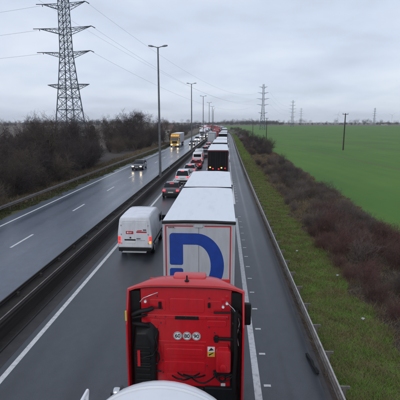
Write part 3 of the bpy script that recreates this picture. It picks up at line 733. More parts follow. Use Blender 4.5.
# side fairings standing behind the cab
for s in (-1, 1):
    m = MB(); m.loft([[(s*1.25,-.32,1.0),(s*1.21,-.32,1.0),(s*1.21,.25,1.0),(s*1.25,.25,1.0)],
                      [(s*1.25,-.32,3.2),(s*1.21,-.32,3.2),(s*1.21,.25,3.2),(s*1.25,.25,3.2)],
                      [(s*1.245,-.13,3.885),(s*1.20,-.13,3.885),(s*1.20,.02,3.87),(s*1.245,.02,3.87)]])
    m.build('side_fairing', M['red'], rt, bevel=.012)
m = MB(); m.box(-1.251, -1.215, -.345, -.315, 3.30, 3.52); m.build('side_reflector', M['plate_yellow'], rt, bevel=.004)
# gutter under the roof edge
m = MB(); m.tube([(x, -.085, topz(x)-.062) for x in xs], .012, 6); m.build('roof_gutter', M['black_plastic'], rt)
# pressed panels on the back wall
def panel(x0, x1, z0, z1, d=.018, mm='red', nm='wall_panel', r=.05, y=0.0):
    m = MB(); m.prism(rrect(x0, x1, z0, z1, min(r, (x1-x0)/2.2, (z1-z0)/2.2)), 'y', y-d, y+.004); return m.build(nm, M[mm], rt, bevel=min(.012, d*.6), smooth=False)
panel(-.36, .40, 3.36, 3.68, .016); panel(-.80, -.44, 3.38, 3.64, .012); panel(.47, .78, 3.38, 3.64, .012)
panel(-.92, .92, 3.22, 3.30, .03, r=.02)
panel(-.78, -.44, 3.05, 3.17, .01); panel(.45, .88, 3.04, 3.18, .014)
panel(-.24, .28, 3.20, 3.285, .036, 'black_plastic', 'black_nameplate', r=.01)
panel(-.50, .42, 2.26, 2.60, .016); panel(-.45, .37, 2.35, 2.50, .026); panel(-.50, .42, 1.94, 2.18, .016); panel(-.45, .37, 1.74, 1.88, .014)
panel(-.62, .44, 2.655, 2.68, .02, r=.01)
# speed discs
def text_mesh(s, size, loc, mm, parent, name):
    cu = bpy.data.curves.new(name, 'FONT'); cu.body = s; cu.size = size; cu.align_x = 'CENTER'; cu.align_y = 'CENTER'; cu.extrude = .0008; cu.offset = size*.022
    to = bpy.data.objects.new('tmp', cu); C.objects.link(to); bpy.context.view_layer.update()
    me = bpy.data.meshes.new_from_object(to.evaluated_get(bpy.context.evaluated_depsgraph_get())); bpy.data.objects.remove(to)
    me.materials.clear(); me.materials.append(mm); o = bpy.data.objects.new(name, me); C.objects.link(o)
    o.parent = parent; o.location = loc; o.rotation_euler = (math.pi/2, 0, 0); return o
for tx, xx in (('60', -.185), ('80', .02), ('90', .225)):
    m = MB(); m.cyl((xx, -.02, 2.81), 'y', .096, .012, 28); d = m.build('speed_disc', M['sticker'], rt)
    m = MB(); vs = []; n = 28
    for k in range(n):
        a = 2*math.pi*k/n; vs += [(xx+.090*math.cos(a), -.0272, 2.81+.090*math.sin(a)), (xx+.080*math.cos(a), -.0272, 2.81+.080*math.sin(a))]
    m.add(vs, [(2*k, 2*k+1, (2*k+3) % (2*n), (2*k+2) % (2*n)) for k in range(n)]); m.build('disc_ring', M['ink'], d)
    text_mesh(tx, .125, (xx, -.028, 2.808), M['ink'], d, 'disc_number')
# warning sticker yellow and white
m = MB(); m.box(.47, .63, -.006, -.002, 2.32, 2.44); st = m.build('warning_sticker', M['plate_yellow'], rt)
m = MB(); m.box(.47, .63, -.006, -.002, 2.44, 2.56); m.build('sticker_head', M['sticker'], st)
m = MB(); m.prism([(.49,2.46),(.61,2.48),(.55,2.54)], 'y', -.009, -.0065); m.prism([(.50,2.34),(.60,2.41),(.60,2.425),(.50,2.38)], 'y', -.009, -.0065); m.build('sticker_sign', M['ink'], st)
# black air intake duct with hoses on the left
m = MB(); m.loft([[(x, -.20, z) for x, z in ((-1.12,1.3),(-.68,1.3),(-.66,2.2),(-.68,2.65),(-.84,2.93),(-1.06,2.93),(-1.12,2.5))],
                  [(x, .01, z) for x, z in ((-1.2,1.2),(-.66,1.2),(-.64,2.2),(-.58,2.9),(-.76,3.13),(-1.14,3.05),(-1.2,2.5))]])
m.build('air_intake', M['black_plastic'], rt, bevel=.03, smooth=True)
m = MB()
for k in range(9): m.box(-1.08, -.76, -.225, -.19, 1.55+k*.13, 1.60+k*.13)
m.build('intake_louvre', M['black_plastic'], rt, bevel=.008)
for a_, b_ in ((-1.20, -.99), (.97, 1.20)):
    m = MB(); m.box(a_, b_, -.03, .05, 1.2, 3.84); m.build('gap_seal', M['black_plastic'], rt)
m = MB(); m.tube([(-1.15,-.12,3.33),(-.98,-.14,3.42),(-.80,-.12,3.45),(-.72,-.05,3.46)], .05, 10); m.tube([(-1.15,-.1,3.25),(-.98,-.13,3.30),(-.85,-.05,3.30)], .03, 8)
m.tube([(-1.14,-.1,3.12),(-1.0,-.16,3.14),(-.86,-.12,3.1),(-.80,-.04,3.0)], .045, 10)
m.tube([(-.80,-.05,3.47),(-.50,-.05,3.46)], .016, 6); m.tube([(-.56,-.05,3.6),(-.56,-.05,3.46)], .03, 8)
m.build('hose', M['rubber'], rt, smooth=True)
m = MB(); m.tube([(-.66,-.12,2.55),(-.60,-.14,2.45),(-.58,-.12,2.3),(-.62,-.13,2.2),(-.80,-.2,2.16),(-1.0,-.18,2.16)], .022, 8); m.tube([(-.68,-.1,2.0),(-.55,-.12,2.0)], .02, 8)
m.build('hose', M['rubber'], rt, smooth=True)
m = MB(); m.box(-1.04, -.98, -.24, -.205, 2.18, 2.55); m.build('red_tag', M['red'], rt)
for xx, zz in ((-.85, 3.66), (.88, 3.66), (.80, 3.58)):
    m = MB(); m.cyl((xx, -.14, zz), 'y', .034, .05, 14); o = m.build('work_lamp', M['chrome'], rt, smooth=True)
    m = MB(); m.cyl((xx, -.17, zz), 'y', .026, .012, 14); m.build('lens', M['sticker'], o)
# right side brackets, hoses, washer box
m = MB(); m.tube([(.98,-.12,3.52),(1.12,-.14,3.40),(1.2,-.1,3.3)], .05, 10); m.tube([(.60,-.06,3.40),(.95,-.08,3.42)], .022, 8); m.tube([(.5,-.04,3.6),(.5,-.04,3.5)], .028, 8)
m.tube([(1.08,-.14,3.5),(1.07,-.16,3.0),(1.09,-.14,2.5),(1.06,-.15,1.9),(1.08,-.1,1.5)], .05, 10); m.tube([(1.0,-.1,3.2),(1.14,-.14,3.1),(1.18,-.12,2.95)], .035, 8)
m.build('hose', M['rubber'], rt, smooth=True)
for z in (2.78, 1.94):
    m = MB(); m.box(.60, 1.10, -.08, -.01, z-.03, z+.03); m.box(.62, .70, -.1, -.01, z-.07, z+.07); m.build('bracket', M['black_plastic'], rt, bevel=.01)
m = MB(); m.prism(rrect(.66, .98, 2.06, 2.58, .05), 'y', -.20, .0); bx = m.build('washer_tank', M['red'], rt, bevel=.02, smooth=True)
m = MB(); m.prism(rrect(.71, .93, 2.56, 2.65, .03), 'y', -.15, .0); m.build('tank_neck', M['red'], bx, bevel=.01)
m = MB(); m.cyl((.82, -.205, 2.19), 'y', .075, .04, 24); m.build('tank_cap', M['red'], bx, bevel=.012, smooth=True)
m = MB(); m.tube([(.80+.07*math.cos(a),-.07,1.84+.07*math.sin(a)) for a in [k*math.pi/6 for k in range(14)]], .018, 6); m.tube([(.86,-.06,1.86),(1.05,-.1,1.98)], .02, 6); m.build('hose', M['rubber'], rt, smooth=True)
m = MB(); m.box(.77, .87, -.008, -.002, 1.60, 1.68); m.build('white_label', M['sticker'], rt)
m = MB(); m.box(.40, 1.15, -.10, -.004, 1.2, 1.62); m.build('lower_cover', M['black_plastic'], rt, bevel=.03)
m = MB(); m.box(-.62, .40, -.10, -.004, 1.2, 1.60); m.build('lower_cover', M['black_plastic'], rt, bevel=.03)
# air lines looping behind the wall
for x0, x1, zz, dz in ((-.18, .30, 1.98, .10), (-.05, .42, 1.94, .16), (-.30, .16, 1.90, .12), (.10, .62, 1.9, .05)):
    m = MB(); m.tube([(x0+(x1-x0)*k/12, -.12-.28*math.sin(math.pi*k/12), zz+dz*math.sin(math.pi*k/12)*(1 if k < 7 else .8)) for k in range(13)], .018, 6); m.build('air_line', M['rubber'], rt, smooth=True)
# bolts, seams and clips on the wall
for k in range(9):
    x = -.88+.22*k
    m = MB(); m.cyl((x, -.038, 3.26), 'y', .011, .012, 8); m.build('bolt', M['steel_dark'], rt)
for (x, z) in ((-.55, 3.1), (.5, 3.02), (-.52, 2.2), (.46, 2.1), (-.52, 1.9), (.50, 3.7), (-.62, 3.72), (.62, 2.9)):
    m = MB(); m.cyl((x, -.015, z), 'y', .014, .02, 8); m.build('bolt', M['steel_dark'], rt)
m = MB(); m.tube([(-.98,-.10,3.62),(-.90,-.12,3.72),(-.70,-.1,3.80),(-.60,-.05,3.82)], .009, 6); m.build('cable', M['car_silver'], rt, smooth=True)
m = MB(); m.tube([(.90,-.16,3.66),(1.02,-.18,3.55),(1.12,-.16,3.38),(1.15,-.14,3.2),(1.10,-.18,2.95),(1.14,-.16,2.7)], .008, 6); m.build('cable', M['car_silver'], rt, smooth=True)
m = MB(); m.tube([(-.62,-.06,3.0),(-.66,-.14,2.8),(-.60,-.15,2.62),(-.70,-.22,2.45),(-.9,-.24,2.4)], .014, 6); m.build('cable', M['rubber'], rt, smooth=True)
m = MB(); m.tube([(.60,-.05,2.02),(.66,-.14,1.9),(.78,-.16,1.80),(.95,-.14,1.86),(1.05,-.16,2.0)], .014, 6); m.build('cable', M['rubber'], rt, smooth=True)
# mirror on the right, wheels, chassis, windscreen and front
for s in (-1, 1):
    m = MB(); m.box(s*1.42-.11, s*1.42+.11, 1.55, 1.66, 2.3, 3.0) if s < 0 else m.box(s*1.36-.09, s*1.36+.09, .62, .76, 2.75, 3.28)
    o = m.build('mirror', M['black_plastic'], rt, bevel=.035, smooth=True)
    m = MB(); yy = 1.6 if s < 0 else .69; zt = 2.9 if s < 0 else 3.2; m.tube([(s*1.2, yy-.05, zt), (s*1.36, yy, zt)], .025, 8); m.build('bracket', M['black_plastic'], o)
    m = MB(); m.box(min(s*1.2, s*1.232), max(s*1.2, s*1.232), 1.05, 1.9, 1.95, 2.75); m.build('side_window', M['glass_dark'], rt)
    wheel(rt, s*1.03, 1.4, .5, .32); wheel(rt, s*1.0, -2.2, .5, .5)
m = MB(); m.box(-.45, -.35, -3.3, 1.9, .75, 1.02); m.box(.35, .45, -3.3, 1.9, .75, 1.02); m.cyl((0,-2.2,1.1), 'z', .5, .16, 24); m.build('chassis', M['steel_dark'], rt)
m = MB(); m.box(-1.1, -.5, -1.2, .0, .45, 1.0); m.build('fuel_tank', M['chrome'], rt, bevel=.08, smooth=True)
m = MB(); m.loft([[(-1.12,2.27,2.05),(1.12,2.27,2.05),(1.1,2.03,2.95),(-1.1,2.03,2.95)],[(-1.12,2.2,2.05),(1.12,2.2,2.05),(1.1,1.95,2.95),(-1.1,1.95,2.95)]]); m.build('windscreen', M['glass_dark'], rt)
m = MB(); m.box(-.8, .8, 2.2, 2.33, 1.1, 1.9); m.build('grille', M['black_plastic'], rt, bevel=.02)
m = MB(); m.box(-1.23, 1.23, 1.9, 2.38, .4, .94); m.build('bumper', M['red'], rt, bevel=.06)

# ---- white tank trailer
tk = thing('tank_trailer', 'glossy white tank trailer with a domed front end behind the red cab', 'tank trailer', (-.80, 5.42, 0), 0)
TZ, TR = 2.72, 1.20
def ell_ring(y, r, zc=TZ): return [(r*math.cos(2*math.pi*k/48), y, zc+r*.98*math.sin(2*math.pi*k/48)) for k in range(48)]
rings = [ell_ring(y, r) for y, r in [(0.0, .02)]+[(-.62*(1-math.cos(R(a))), TR*math.sin(R(a))) for a in (8,16,24,32,40,48,56,64,72,80,86,90)]+[(-3,TR),(-6,TR),(-10.5,TR)]+[(-10.5-.5*math.sin(R(a)), TR*math.cos(R(a))) for a in (30,60,85)]]
m = MB(); m.loft(rings); m.build('tank', M['white_tank'], tk, smooth=True)
def torus(y, r, tr, nm, mm):
    m = MB(); m.loft([[( (r+tr*math.cos(2*math.pi*j/8))*math.cos(2*math.pi*k/48), y+tr*math.sin(2*math.pi*j/8), TZ+(r+tr*math.cos(2*math.pi*j/8))*.98*math.sin(2*math.pi*k/48)) for j in range(8)] for k in range(49)], False, False)
    return m.build(nm, mm, tk, smooth=True)
torus(-.16, .86, .012, 'weld_ring', M['white_tank']); torus(-.66, 1.205, .022, 'weld_ring', M['white_tank']); torus(-3.2, 1.21, .025, 'weld_ring', M['white_tank']); torus(-7, 1.21, .025, 'weld_ring', M['white_tank'])
# manlid and walkway on top, handrail on the left
m = MB(); m.cyl((0,-2.0,TZ+1.22), 'z', .32, .16, 28); o = m.build('manhole', M['white_tank'], tk, bevel=.02, smooth=True)
m = MB(); m.cyl((0,-2.0,TZ+1.33), 'z', .26, .05, 28); m.build('lid', M['chrome'], o, bevel=.01)
m = MB(); m.tube([(-1.06,-.66,3.1),(-1.08,-.55,3.55),(-1.05,-.58,3.74),(-1.05,-.95,3.76),(-1.08,-1.05,3.55),(-1.06,-1.05,3.1)], .026, 10); m.build('handrail', M['white_tank'], tk, smooth=True)
m = MB(); m.tube([(-.95,-.35,2.8),(-.84,-.34,3.28),(-.78,-.26,3.44),(-.66,-.14,3.46)], .062, 14); m.build('vent_pipe', M['steel_dark'], tk, smooth=True)
m = MB(); m.cyl((-.74,-.22,3.46), 'x', .075, .10, 18); m.build('pipe_elbow', M['chrome'], tk, bevel=.02, smooth=True)
m = MB(); m.tube([(-.64,-.28,3.25),(-.62,-.24,3.46),(-.58,-.24,3.52)], .035, 12); m.cyl((-.61,-.24,3.49), 'z', .05, .06, 16); m.build('valve', M['white_tank'], tk, bevel=.008, smooth=True)
m = MB(); m.box(-.5,-.38,-10.5,-1.0,.95,1.5); m.box(.38,.5,-10.5,-1.0,.95,1.5); m.build('chassis', M['steel_dark'], tk)
for yy in (-7,-8.3,-9.6):
    for s in (-1,1): wheel(tk, s*1.03, yy, .5, .36)

# ---- oncoming traffic (facing the camera)
car('dark hatchback with headlights on coming towards the camera on the empty wet carriageway', P(-13.5, 65.2), math.pi, M['car_dark'], 'hatch', 'tail_dim', True, 'oncoming cars')
yt = thing('articulated_lorry', 'yellow-cabbed oncoming lorry with headlights on and a pale box trailer', 'lorry', P(-15.2, 136), math.pi)
cab(yt, 14.3, M['yellow'], roof_top=3.7, lights=True)
m = MB(); m.box(-1.27, 1.27, 14.28, 14.35, 3.1, 3.95); m.build('air_deflector', M['yellow'], yt, bevel=.04)
trailer_box(yt, 0, 13.6, M['door_grey'], M['tarp'], M['grey_side'], top=4.0, bars=False); running_gear(yt, 0, (2.6,3.9,5.2), length=13)
m = MB(); [m.box(-1.0+k*.5-.06, -1.0+k*.5+.06, 16.1, 16.18, 3.42, 3.52) for k in range(5)]; m.build('roof_lamp', M['amber'], yt)
car('dark oncoming hatchback with headlights on, level with the second lamp column', P(-10.9, 134), math.pi, M['car_grey'], 'hatch', 'tail_dim', True, 'oncoming cars')
small_van('white oncoming van behind the dark hatchback', P(-11.0, 158), math.pi, M['car_white'], 'oncoming cars', headl=True)
def oncoming(label, loc, rz, paint, side):
    t = thing('articulated_lorry', label, 'lorry', loc, rz, 'far oncoming lorries'); cab(t, 14.3, paint, roof_top=3.75, lights=True)
    trailer_box(t, 0, 13.6, M['door_grey'], M['tarp'], side, bars=False); running_gear(t, 0, (2.6,3.9,5.2), length=13); return t
on1 = oncoming('white oncoming lorry beyond the white oncoming van', P(-11.2, 205), math.pi+head(205), M['white_paint'], M['white_paint'])
on2 = oncoming('second white oncoming lorry, tiny, where the road begins to bend', P(-11.2, 240), math.pi+head(240), M['white_paint'], M['grey_side'])
on3 = oncoming('red oncoming lorry far off in the bend', P(-14, 290), math.pi+head(290), M['red'], M['red'])
K3 = kids()
cs2 = [o for o in cs]
for i, y in enumerate([268, 318, 335, 352, 380, 400, 425, 450, 480, 510, 540, 575]):
    src = [on1, on3, on2][i % 3] if i % 2 == 0 else None
    if src: dup(src, P(-14.3 if i % 4 else -11, y), math.pi+head(y), 'tiny oncoming lorry far away in the bend', K=K3)
    else: dup([o for o in bpy.data.objects if o.name == 'car' and o.get('group') == 'oncoming cars'][0] if False else bpy.data.objects['van.001'] if 'van.001' in bpy.data.objects and False else on2, P(-14.5, y+8), math.pi+head(y), 'tiny oncoming lorry far away in the bend', K=K3)

# tyre shred on the shoulder
m = MB()
pts = [(2.86,10.9,.03),(2.83,11.05,.09),(2.80,11.25,.06),(2.80,11.45,.10),(2.77,11.7,.06),(2.76,11.95,.03)]
m.loft([[(x-.045,y,z),(x-.03,y,z+.03),(x+.03,y,z+.035),(x+.06,y,z),(x+.03,y,z-.01)] for x,y,z in pts])
m.tube([(2.86,10.9,.03),(2.92,11.0,.05),(2.90,11.2,.03)], .025, 6); o = m.build('tyre_shred', M['rubber'], smooth=True)
o['label'] = 'black strip of torn tyre lying against the right guardrail on the shoulder'; o['category'] = 'tyre debris'

for x, y, q in ((5.6, 18.8, 'white scrap of litter in the grass beside the reddish shrubs'), (5.35, 14.4, 'small pale scrap of litter at the foot of the right hedge'), (4.3, 22.5, 'white scrap of litter on the verge behind the right guardrail')):
    m = MB(); n_ = 9
    m.loft([[(.11*(1+.4*math.sin(k*2.1+j))*math.cos(6.283*k/n_)*w_, .09*(1+.4*math.cos(k*1.7+j))*math.sin(6.283*k/n_)*w_, z+.02*math.sin(k*3+j)) for k in range(n_)] for j, (w_, z) in enumerate(((.6, 0), (1, .05), (.5, .10)))])
    o = m.build('litter', M['door_grey']); o.location = (x, y, .03); o.scale = (.6, .6, .7); o['label'] = q; o['category'] = 'litter'; o['group'] = 'scraps of litter on the right verge'
# ------------------------------------------------------------------ pylons
def pylon(label, loc, rz):
    t = thing('electricity_pylon', label, 'pylon', loc, rz, 'lattice electricity pylons')
    zs = [0, 3.8, 7.4, 10.6, 13.6, 16.0, 18.2, 20.2, 22.2, 23.9, 25.6, 27.3, 28.9, 30.4, 32, 33.6, 35.2, 36.8, 38.6, 40.5, 42.5, 44.5]
    def w(z): return float(np.interp(z, [0, 7.4, 17, 24.7, 36, 45], [3.25, 2.6, 1.72, 1.12, .96, .85]))
    corners = lambda z: [(sx*w(z), sy*w(z), z) for sx, sy in ((-1,-1),(1,-1),(1,1),(-1,1))]
    m = MB()
    for k in range(4): m.tube([corners(z)[k] for z in zs], .17, 4, .11)
    m.build('leg', M['pylon_steel'], t)
    m = MB()
    for i in range(len(zs)-1):
        a, b = corners(zs[i]), corners(zs[i+1])
        for k in range(4):
            j = (k+1) % 4; r = .07 if i < 5 else .06
            m.tube([a[k], b[j]], r, 4, cap=False); m.tube([a[j], b[k]], r, 4, cap=False)
            if i: m.tube([a[k], a[j]], r, 4, cap=False)
            if i < 6:      # secondary bracing
                ma = [(Vector(a[k])+Vector(a[j]))/2, (Vector(b[k])+Vector(b[j]))/2]
                m.tube([ma[0], (Vector(a[k])+Vector(b[k]))/2], .04, 4, cap=False); m.tube([ma[0], (Vector(a[j])+Vector(b[j]))/2], .04, 4, cap=False)
                m.tube([ma[0], ma[1]], .04, 4, cap=False)
    m.build('bracing', M['pylon_steel'], t)
    for z, L in ((16.9, 5.9), (24.6, 6.6), (30.3, 7.2), (36.0, 5.9), (41.5, 4.5)):
        for s in (-1, 1):
            m = MB(); ww = w(z); tip = Vector((s*L, 0, z+.35 if z > 18 else z)); 
            for sy in (-1, 1):
                A = Vector((s*ww, sy*ww, z)); B = Vector((s*ww, sy*ww, z-1.25)); m.tube([A, tip], .07, 4); m.tube([B, tip], .07, 4)
                n = 4
                for q in range(n):
                    f0 = q/n; f1 = (q+.5)/n; p0 = A.lerp(tip, f0); p1 = B.lerp(tip, f1); p2 = A.lerp(tip, (q+1)/n)
                    m.tube([p0, p1], .04, 4, cap=False); m.tube([p1, p2], .04, 4, cap=False)
            for q in range(1, 4):
                f0 = q/4; m.tube([Vector((s*ww, -ww, z)).lerp(tip, f0), Vector((s*ww, ww, z)).lerp(tip, f0)], .04, 4, cap=False)
            m.build('crossarm', M['pylon_steel'], t)
            if z > 18:
                m = MB(); m.tube([tip, tip+Vector((s*.5, 1.0, -.25))], .09, 6); m.tube([tip, tip+Vector((-s*.1 if s > 0 else -1.3, -.6, -.1))], .09, 6); m.build('insulator', M['insulator'], t)
    return t
pb = (-39.9, 104, -.1); prz = R(-9)
py = pylon('huge near lattice pylon in the thicket on the left, its top out of view', pb, prz)
K4 = kids()
far = [((38, 405, 0), R(-10), .98, 'mid-distance lattice pylon above the far end of the hedge'),
       ((109, 660, 0), R(-12), .93, 'faint smaller pylon to the right of the mid-distance one'),
       ((352, 980, 0), R(0), .9, 'faint tiny pylon on the right horizon above the field'),
       ((168, 905, 0), R(-10), .85, 'faint distant pylon just right of the second far one'),
       ((-470, 1000, 0), R(0), .55, 'tiny pylon on the left horizon')]
for l, rz, sc, lb in far[:4]: dup(py, l, rz, lb, (sc*.8, sc*.8, sc), K=K4)
# conductors
def wire(a, b, sag, label, n=24, r=.02):
    a = Vector(a); b = Vector(b); pts = []
    for i in range(n+1):
        f = (i/n)**1.6; p = a.lerp(b, f); p.z -= 4*sag*f*(1-f); pts.append(p)
    m = MB(); m.tube(pts, r, 4); o = m.build('power_line', M['insulator']); o['label'] = label; o['category'] = 'power line'; o['group'] = 'overhead power lines'
def arm(L, z, base, rz, sc=1): return Vector(base)+Matrix.Rotation(rz, 3, 'Z') @ (Vector((L, 0, z))*sc)
for L, z, nm in ((6.6, 24.6, 'lowest'), (7.2, 30.3, 'middle'), (5.9, 36.0, 'upper')):
    wire(arm(L+.5, z, pb, prz), arm(-L, z, far[0][0], far[0][1], .98), 9, 'conductor from the %s right arm of the near pylon' % nm)
    wire(arm(-L-.5, z, pb, prz), (-340, 190, z+13), 6, 'conductor leaving the %s left arm of the near pylon towards the left edge' % nm)
wire((-62, 78, 47), arm(-6.6, 24.6, far[0][0], far[0][1], .98), 10, 'slack conductor slanting down behind the near pylon from the upper left')
for q in range(3):
    wire(arm([7, 6.5, 6][q], [30.3, 24.6, 36][q], far[0][0], far[0][1]), arm(0, [30.3, 24.6, 36][q], far[1][0], 0, .93), 7, 'faint far conductor between the two distant pylons', r=.03)

# wooden poles in the field
wp = thing('wooden_pole', 'tall wooden pole with a T-shaped head standing alone in the green field', 'utility pole', (32.1, 110.4, 0), R(20), 'wooden utility poles')
m = MB(); m.tube([(0,0,-.3),(0,0,9.6)], .19, 10, .12); m.build('pole', M['wood_pole'], wp, smooth=True)
m = MB(); m.box(-.85,.85,-.06,.06,9.35,9.47); m.build('crossarm', M['wood_pole'], wp)
m = MB(); [m.tube([(x,0,9.45),(x,0,9.75)], .05, 6) for x in (-.78,-.0,.78)]; m.build('insulator', M['insulator'], wp)
K5 = kids()
dup(wp, (14.5, 205, 0), R(30), 'small wooden pole beside the far hedge, nearer the road', .85, K=K5)
dup(wp, (18.5, 178, 0), R(30), 'wooden pole at the hedge in front of the mid-distance pylon', .95, K=K5)
# wind turbines far right
def turbine(label, loc, a0):
    t = thing('wind_turbine', label, 'wind turbine', loc, 0, 'distant wind turbines'); t.scale = (.7,)*3
    m = MB(); m.tube([(0,0,0),(0,0,62)], 1.6, 10, .9); m.build('tower', M['white_paint'], t, smooth=True)
    m = MB(); m.box(-1.5,1.5,-3,4,61,64.5); m.build('nacelle', M['white_paint'], t, bevel=.4)
    for k in range(3):
        a = R(a0+120*k); d = Vector((math.sin(a), 0, math.cos(a))); c = Vector((0,-3.4,62.7)); s_ = Vector((math.cos(a),0,-math.sin(a)))
        m = MB(); m.loft([[c+s_*q+Vector((0,e_,0)) for q, e_ in ((-.7,0),(0,.4),(.7,0),(0,-.4))], [c+d*8+s_*q+Vector((0,e_,0)) for q, e_ in ((-1.3,0),(0,.3),(1.0,0),(0,-.3))], [c+d*32+s_*q+Vector((0,e_,0)) for q, e_ in ((-.25,0),(0,.1),(.25,0),(0,-.1))]])
        m.build('blade', M['white_paint'], t)
turbine('faint wind turbine on the right horizon, the nearer to the field pole', (560, 2050, 0), 20)
turbine('faint wind turbine at the far right of the horizon', (900, 2250, 0), 50)
# small farm houses at the horizon
def house(label, loc, rz, s=1):
    t = thing('farmhouse', label, 'house', loc, rz, 'far houses on the plain'); t.scale = (s,)*3
    m = MB(); m.box(-6,6,-4,4,0,3.4); m.build('wall', M['wall_pale'], t)
    m = MB(); m.prism([(-4.5,3.35),(0,6.4),(4.5,3.35)], 'x', -6.4, 6.4); m.build('roof', M['roof_tile'], t)
    for x in (-3.5, 3.5):
        m = MB(); m.box(x-.6,x+.6,-4.03,-3.9,1,2.4); m.build('window', M['glass_dark'], t)
    m = MB(); m.box(-.5,.5,-4.03,-3.9,0,2.2); m.build('door', M['wood_pole'], t)
house('small pale farmhouse on the far right horizon beyond the field', (365, 950, 0), R(10))
house('pale house at the foot of the trees beyond the yellow-cabbed lorry', (-36, 250, 0), R(-15), .9)
house('distant pale house on the plain to the left', (-420, 900, 0), R(15))

# ------------------------------------------------------------------ vegetation
def branchy(rng, stems, nchild, length, rad, spread, droop=0., minr=.006, base_h=0, jit=.25, start=.25):
    """returns (limb verts, quads), (twig verts, quads): a recursive bare crown of three-sided tapered branches"""
    LV, LF, TV, TF = [], [], [], []
    def seg(a, b, ra, rb, V, F, n=3):
        d = b-a; L = np.linalg.norm(d)+1e-9; d = d/L
        u = np.cross(d, (0, 0, 1.) if abs(d[2]) < .9 else (0, 1., 0)); u /= np.linalg.norm(u); w = np.cross(d, u); o = len(V)
        for p, r in ((a, ra), (b, rb)):
            for k in range(n):
                t = 2*math.pi*k/n; V.append(p+(u*math.cos(t)+w*math.sin(t))*r)
        for k in range(n): F.append((o+k, o+(k+1) % n, o+n+(k+1) % n, o+n+k))
    def grow(p, d, L, r, lev):
        last = lev >= len(nchild); nseg = 3 if lev < 2 else 2
        pts = [p]; dd = d.copy(); q = p.copy()
        for i in range(nseg):
            dd = dd+rng.normal(0, jit, 3)*.6; dd[2] += .10-droop; dd /= np.linalg.norm(dd); q = q+dd*L/nseg; pts.append(q.copy())
        V, F = (LV, LF) if lev == 0 else (TV, TF)
        for i in range(nseg):
            ra = max(minr, r*(1-.7*i/nseg)); rb = max(minr*.7, r*(1-.7*(i+1)/nseg)); seg(pts[i], pts[i+1], ra, rb, V, F)
        if last: return
        for c in range(nchild[lev]):
            f = start+(1-start)*(c+rng.random()*.8)/nchild[lev]; f = min(f, .99); i = int(f*nseg); pp = pts[i]+(pts[i+1]-pts[i])*(f*nseg-i)
            di = (pts[i+1]-pts[i]); di /= np.linalg.norm(di); rd = rng.normal(0, 1, 3); rd -= rd.dot(di)*di; rd /= np.linalg.norm(rd)
            nd_ = di*(1-spread*.5)+rd*spread; nd_ /= np.linalg.norm(nd_)
            grow(pp, nd_, L*rng.uniform(.42, .68)*(1-.35*f if lev == 0 else 1), r*.42, lev+1)
    for s in range(stems):
        a = rng.uniform(0, 2*math.pi); t = 0.04 if stems == 1 else rng.uniform(.1, .75); rr = 0 if stems == 1 else rng.uniform(0, .35)
        grow(np.array([rr*math.cos(a), rr*math.sin(a), -.1]), np.array([math.cos(a)*t, math.sin(a)*t, 1.]), length*(1 if stems == 1 else rng.uniform(.65, 1)), rad, 0)
    return (LV, LF), (TV, TF)
def make_plant(name, label, cat, group, seed, mat_, pa, kw):
    rng = np.random.default_rng(seed); A, B = branchy(rng, **kw)
    t = thing(name, label, cat, (0, 0, -500), 0, group)
    npmesh(pa[0], A[0], A[1], mat_, t); npmesh(pa[1], B[0], B[1], mat_, t)
    return t
TREE = [dict(stems=1, nchild=(13, 7, 6, 4), length=7.2, rad=.16, spread=.85, minr=.010, start=.12),
        dict(stems=3, nchild=(10, 6, 5, 4), length=6.6, rad=.11, spread=.8, minr=.010, start=.1)]
SHRUB = dict(stems=16, nchild=(7, 5, 3), length=1.9, rad=.018, spread=.7, minr=.0042, jit=.3, start=.1)
THICK = dict(stems=12, nchild=(8, 6, 4), length=3.2, rad=.035, spread=.75, minr=.008, jit=.3, start=.08)
trees = [make_plant('bare_tree', 'x', 'tree', 'bare trees in the thicket left of the motorway', 10+i, M['twig_dark'], ('trunk', 'crown'), TREE[i % 2]) for i in range(4)]
trees_tan = [make_plant('bare_tree', 'x', 'tree', 'bare trees in the thicket left of the motorway', 20+i, M['twig_tan'], ('trunk', 'crown'), TREE[i % 2]) for i in range(2)]
thick = [make_plant('bare_shrub', 'x', 'shrub', 'leafless shrubs at the foot of the thicket', 30+i, M[['twig_dark', 'twig_tan'][i % 2]], ('stem', 'twigs'), THICK) for i in range(4)]
sh = {k: [make_plant('hedge_shrub', 'x', 'shrub', 'leafless shrubs between the right verge and the field', 40+i+j*7, M[k], ('stem', 'twigs'), SHRUB) for i in range(3)] for j, k in enumerate(('twig_red', 'twig_grey', 'twig_dark'))}
K6 = kids(); used = set()
def put(src, loc, sc, label, group=None):
    rz = random.uniform(0, 6.28)
    if src not in used:
        used.add(src); src.location = loc; src.rotation_euler = (0, 0, rz); src.scale = sc if isinstance(sc, tuple) else (sc,)*3; src['label'] = label; o = src
    else: o = dup(src, loc, rz, label, sc, K=K6)
    if group: o['group'] = group
    return o
def pxl(x, y):   # angular column of a point as seen from the bridge, to leave the clearing open
    return x/max(y, 1)
rnd = random.Random(3)
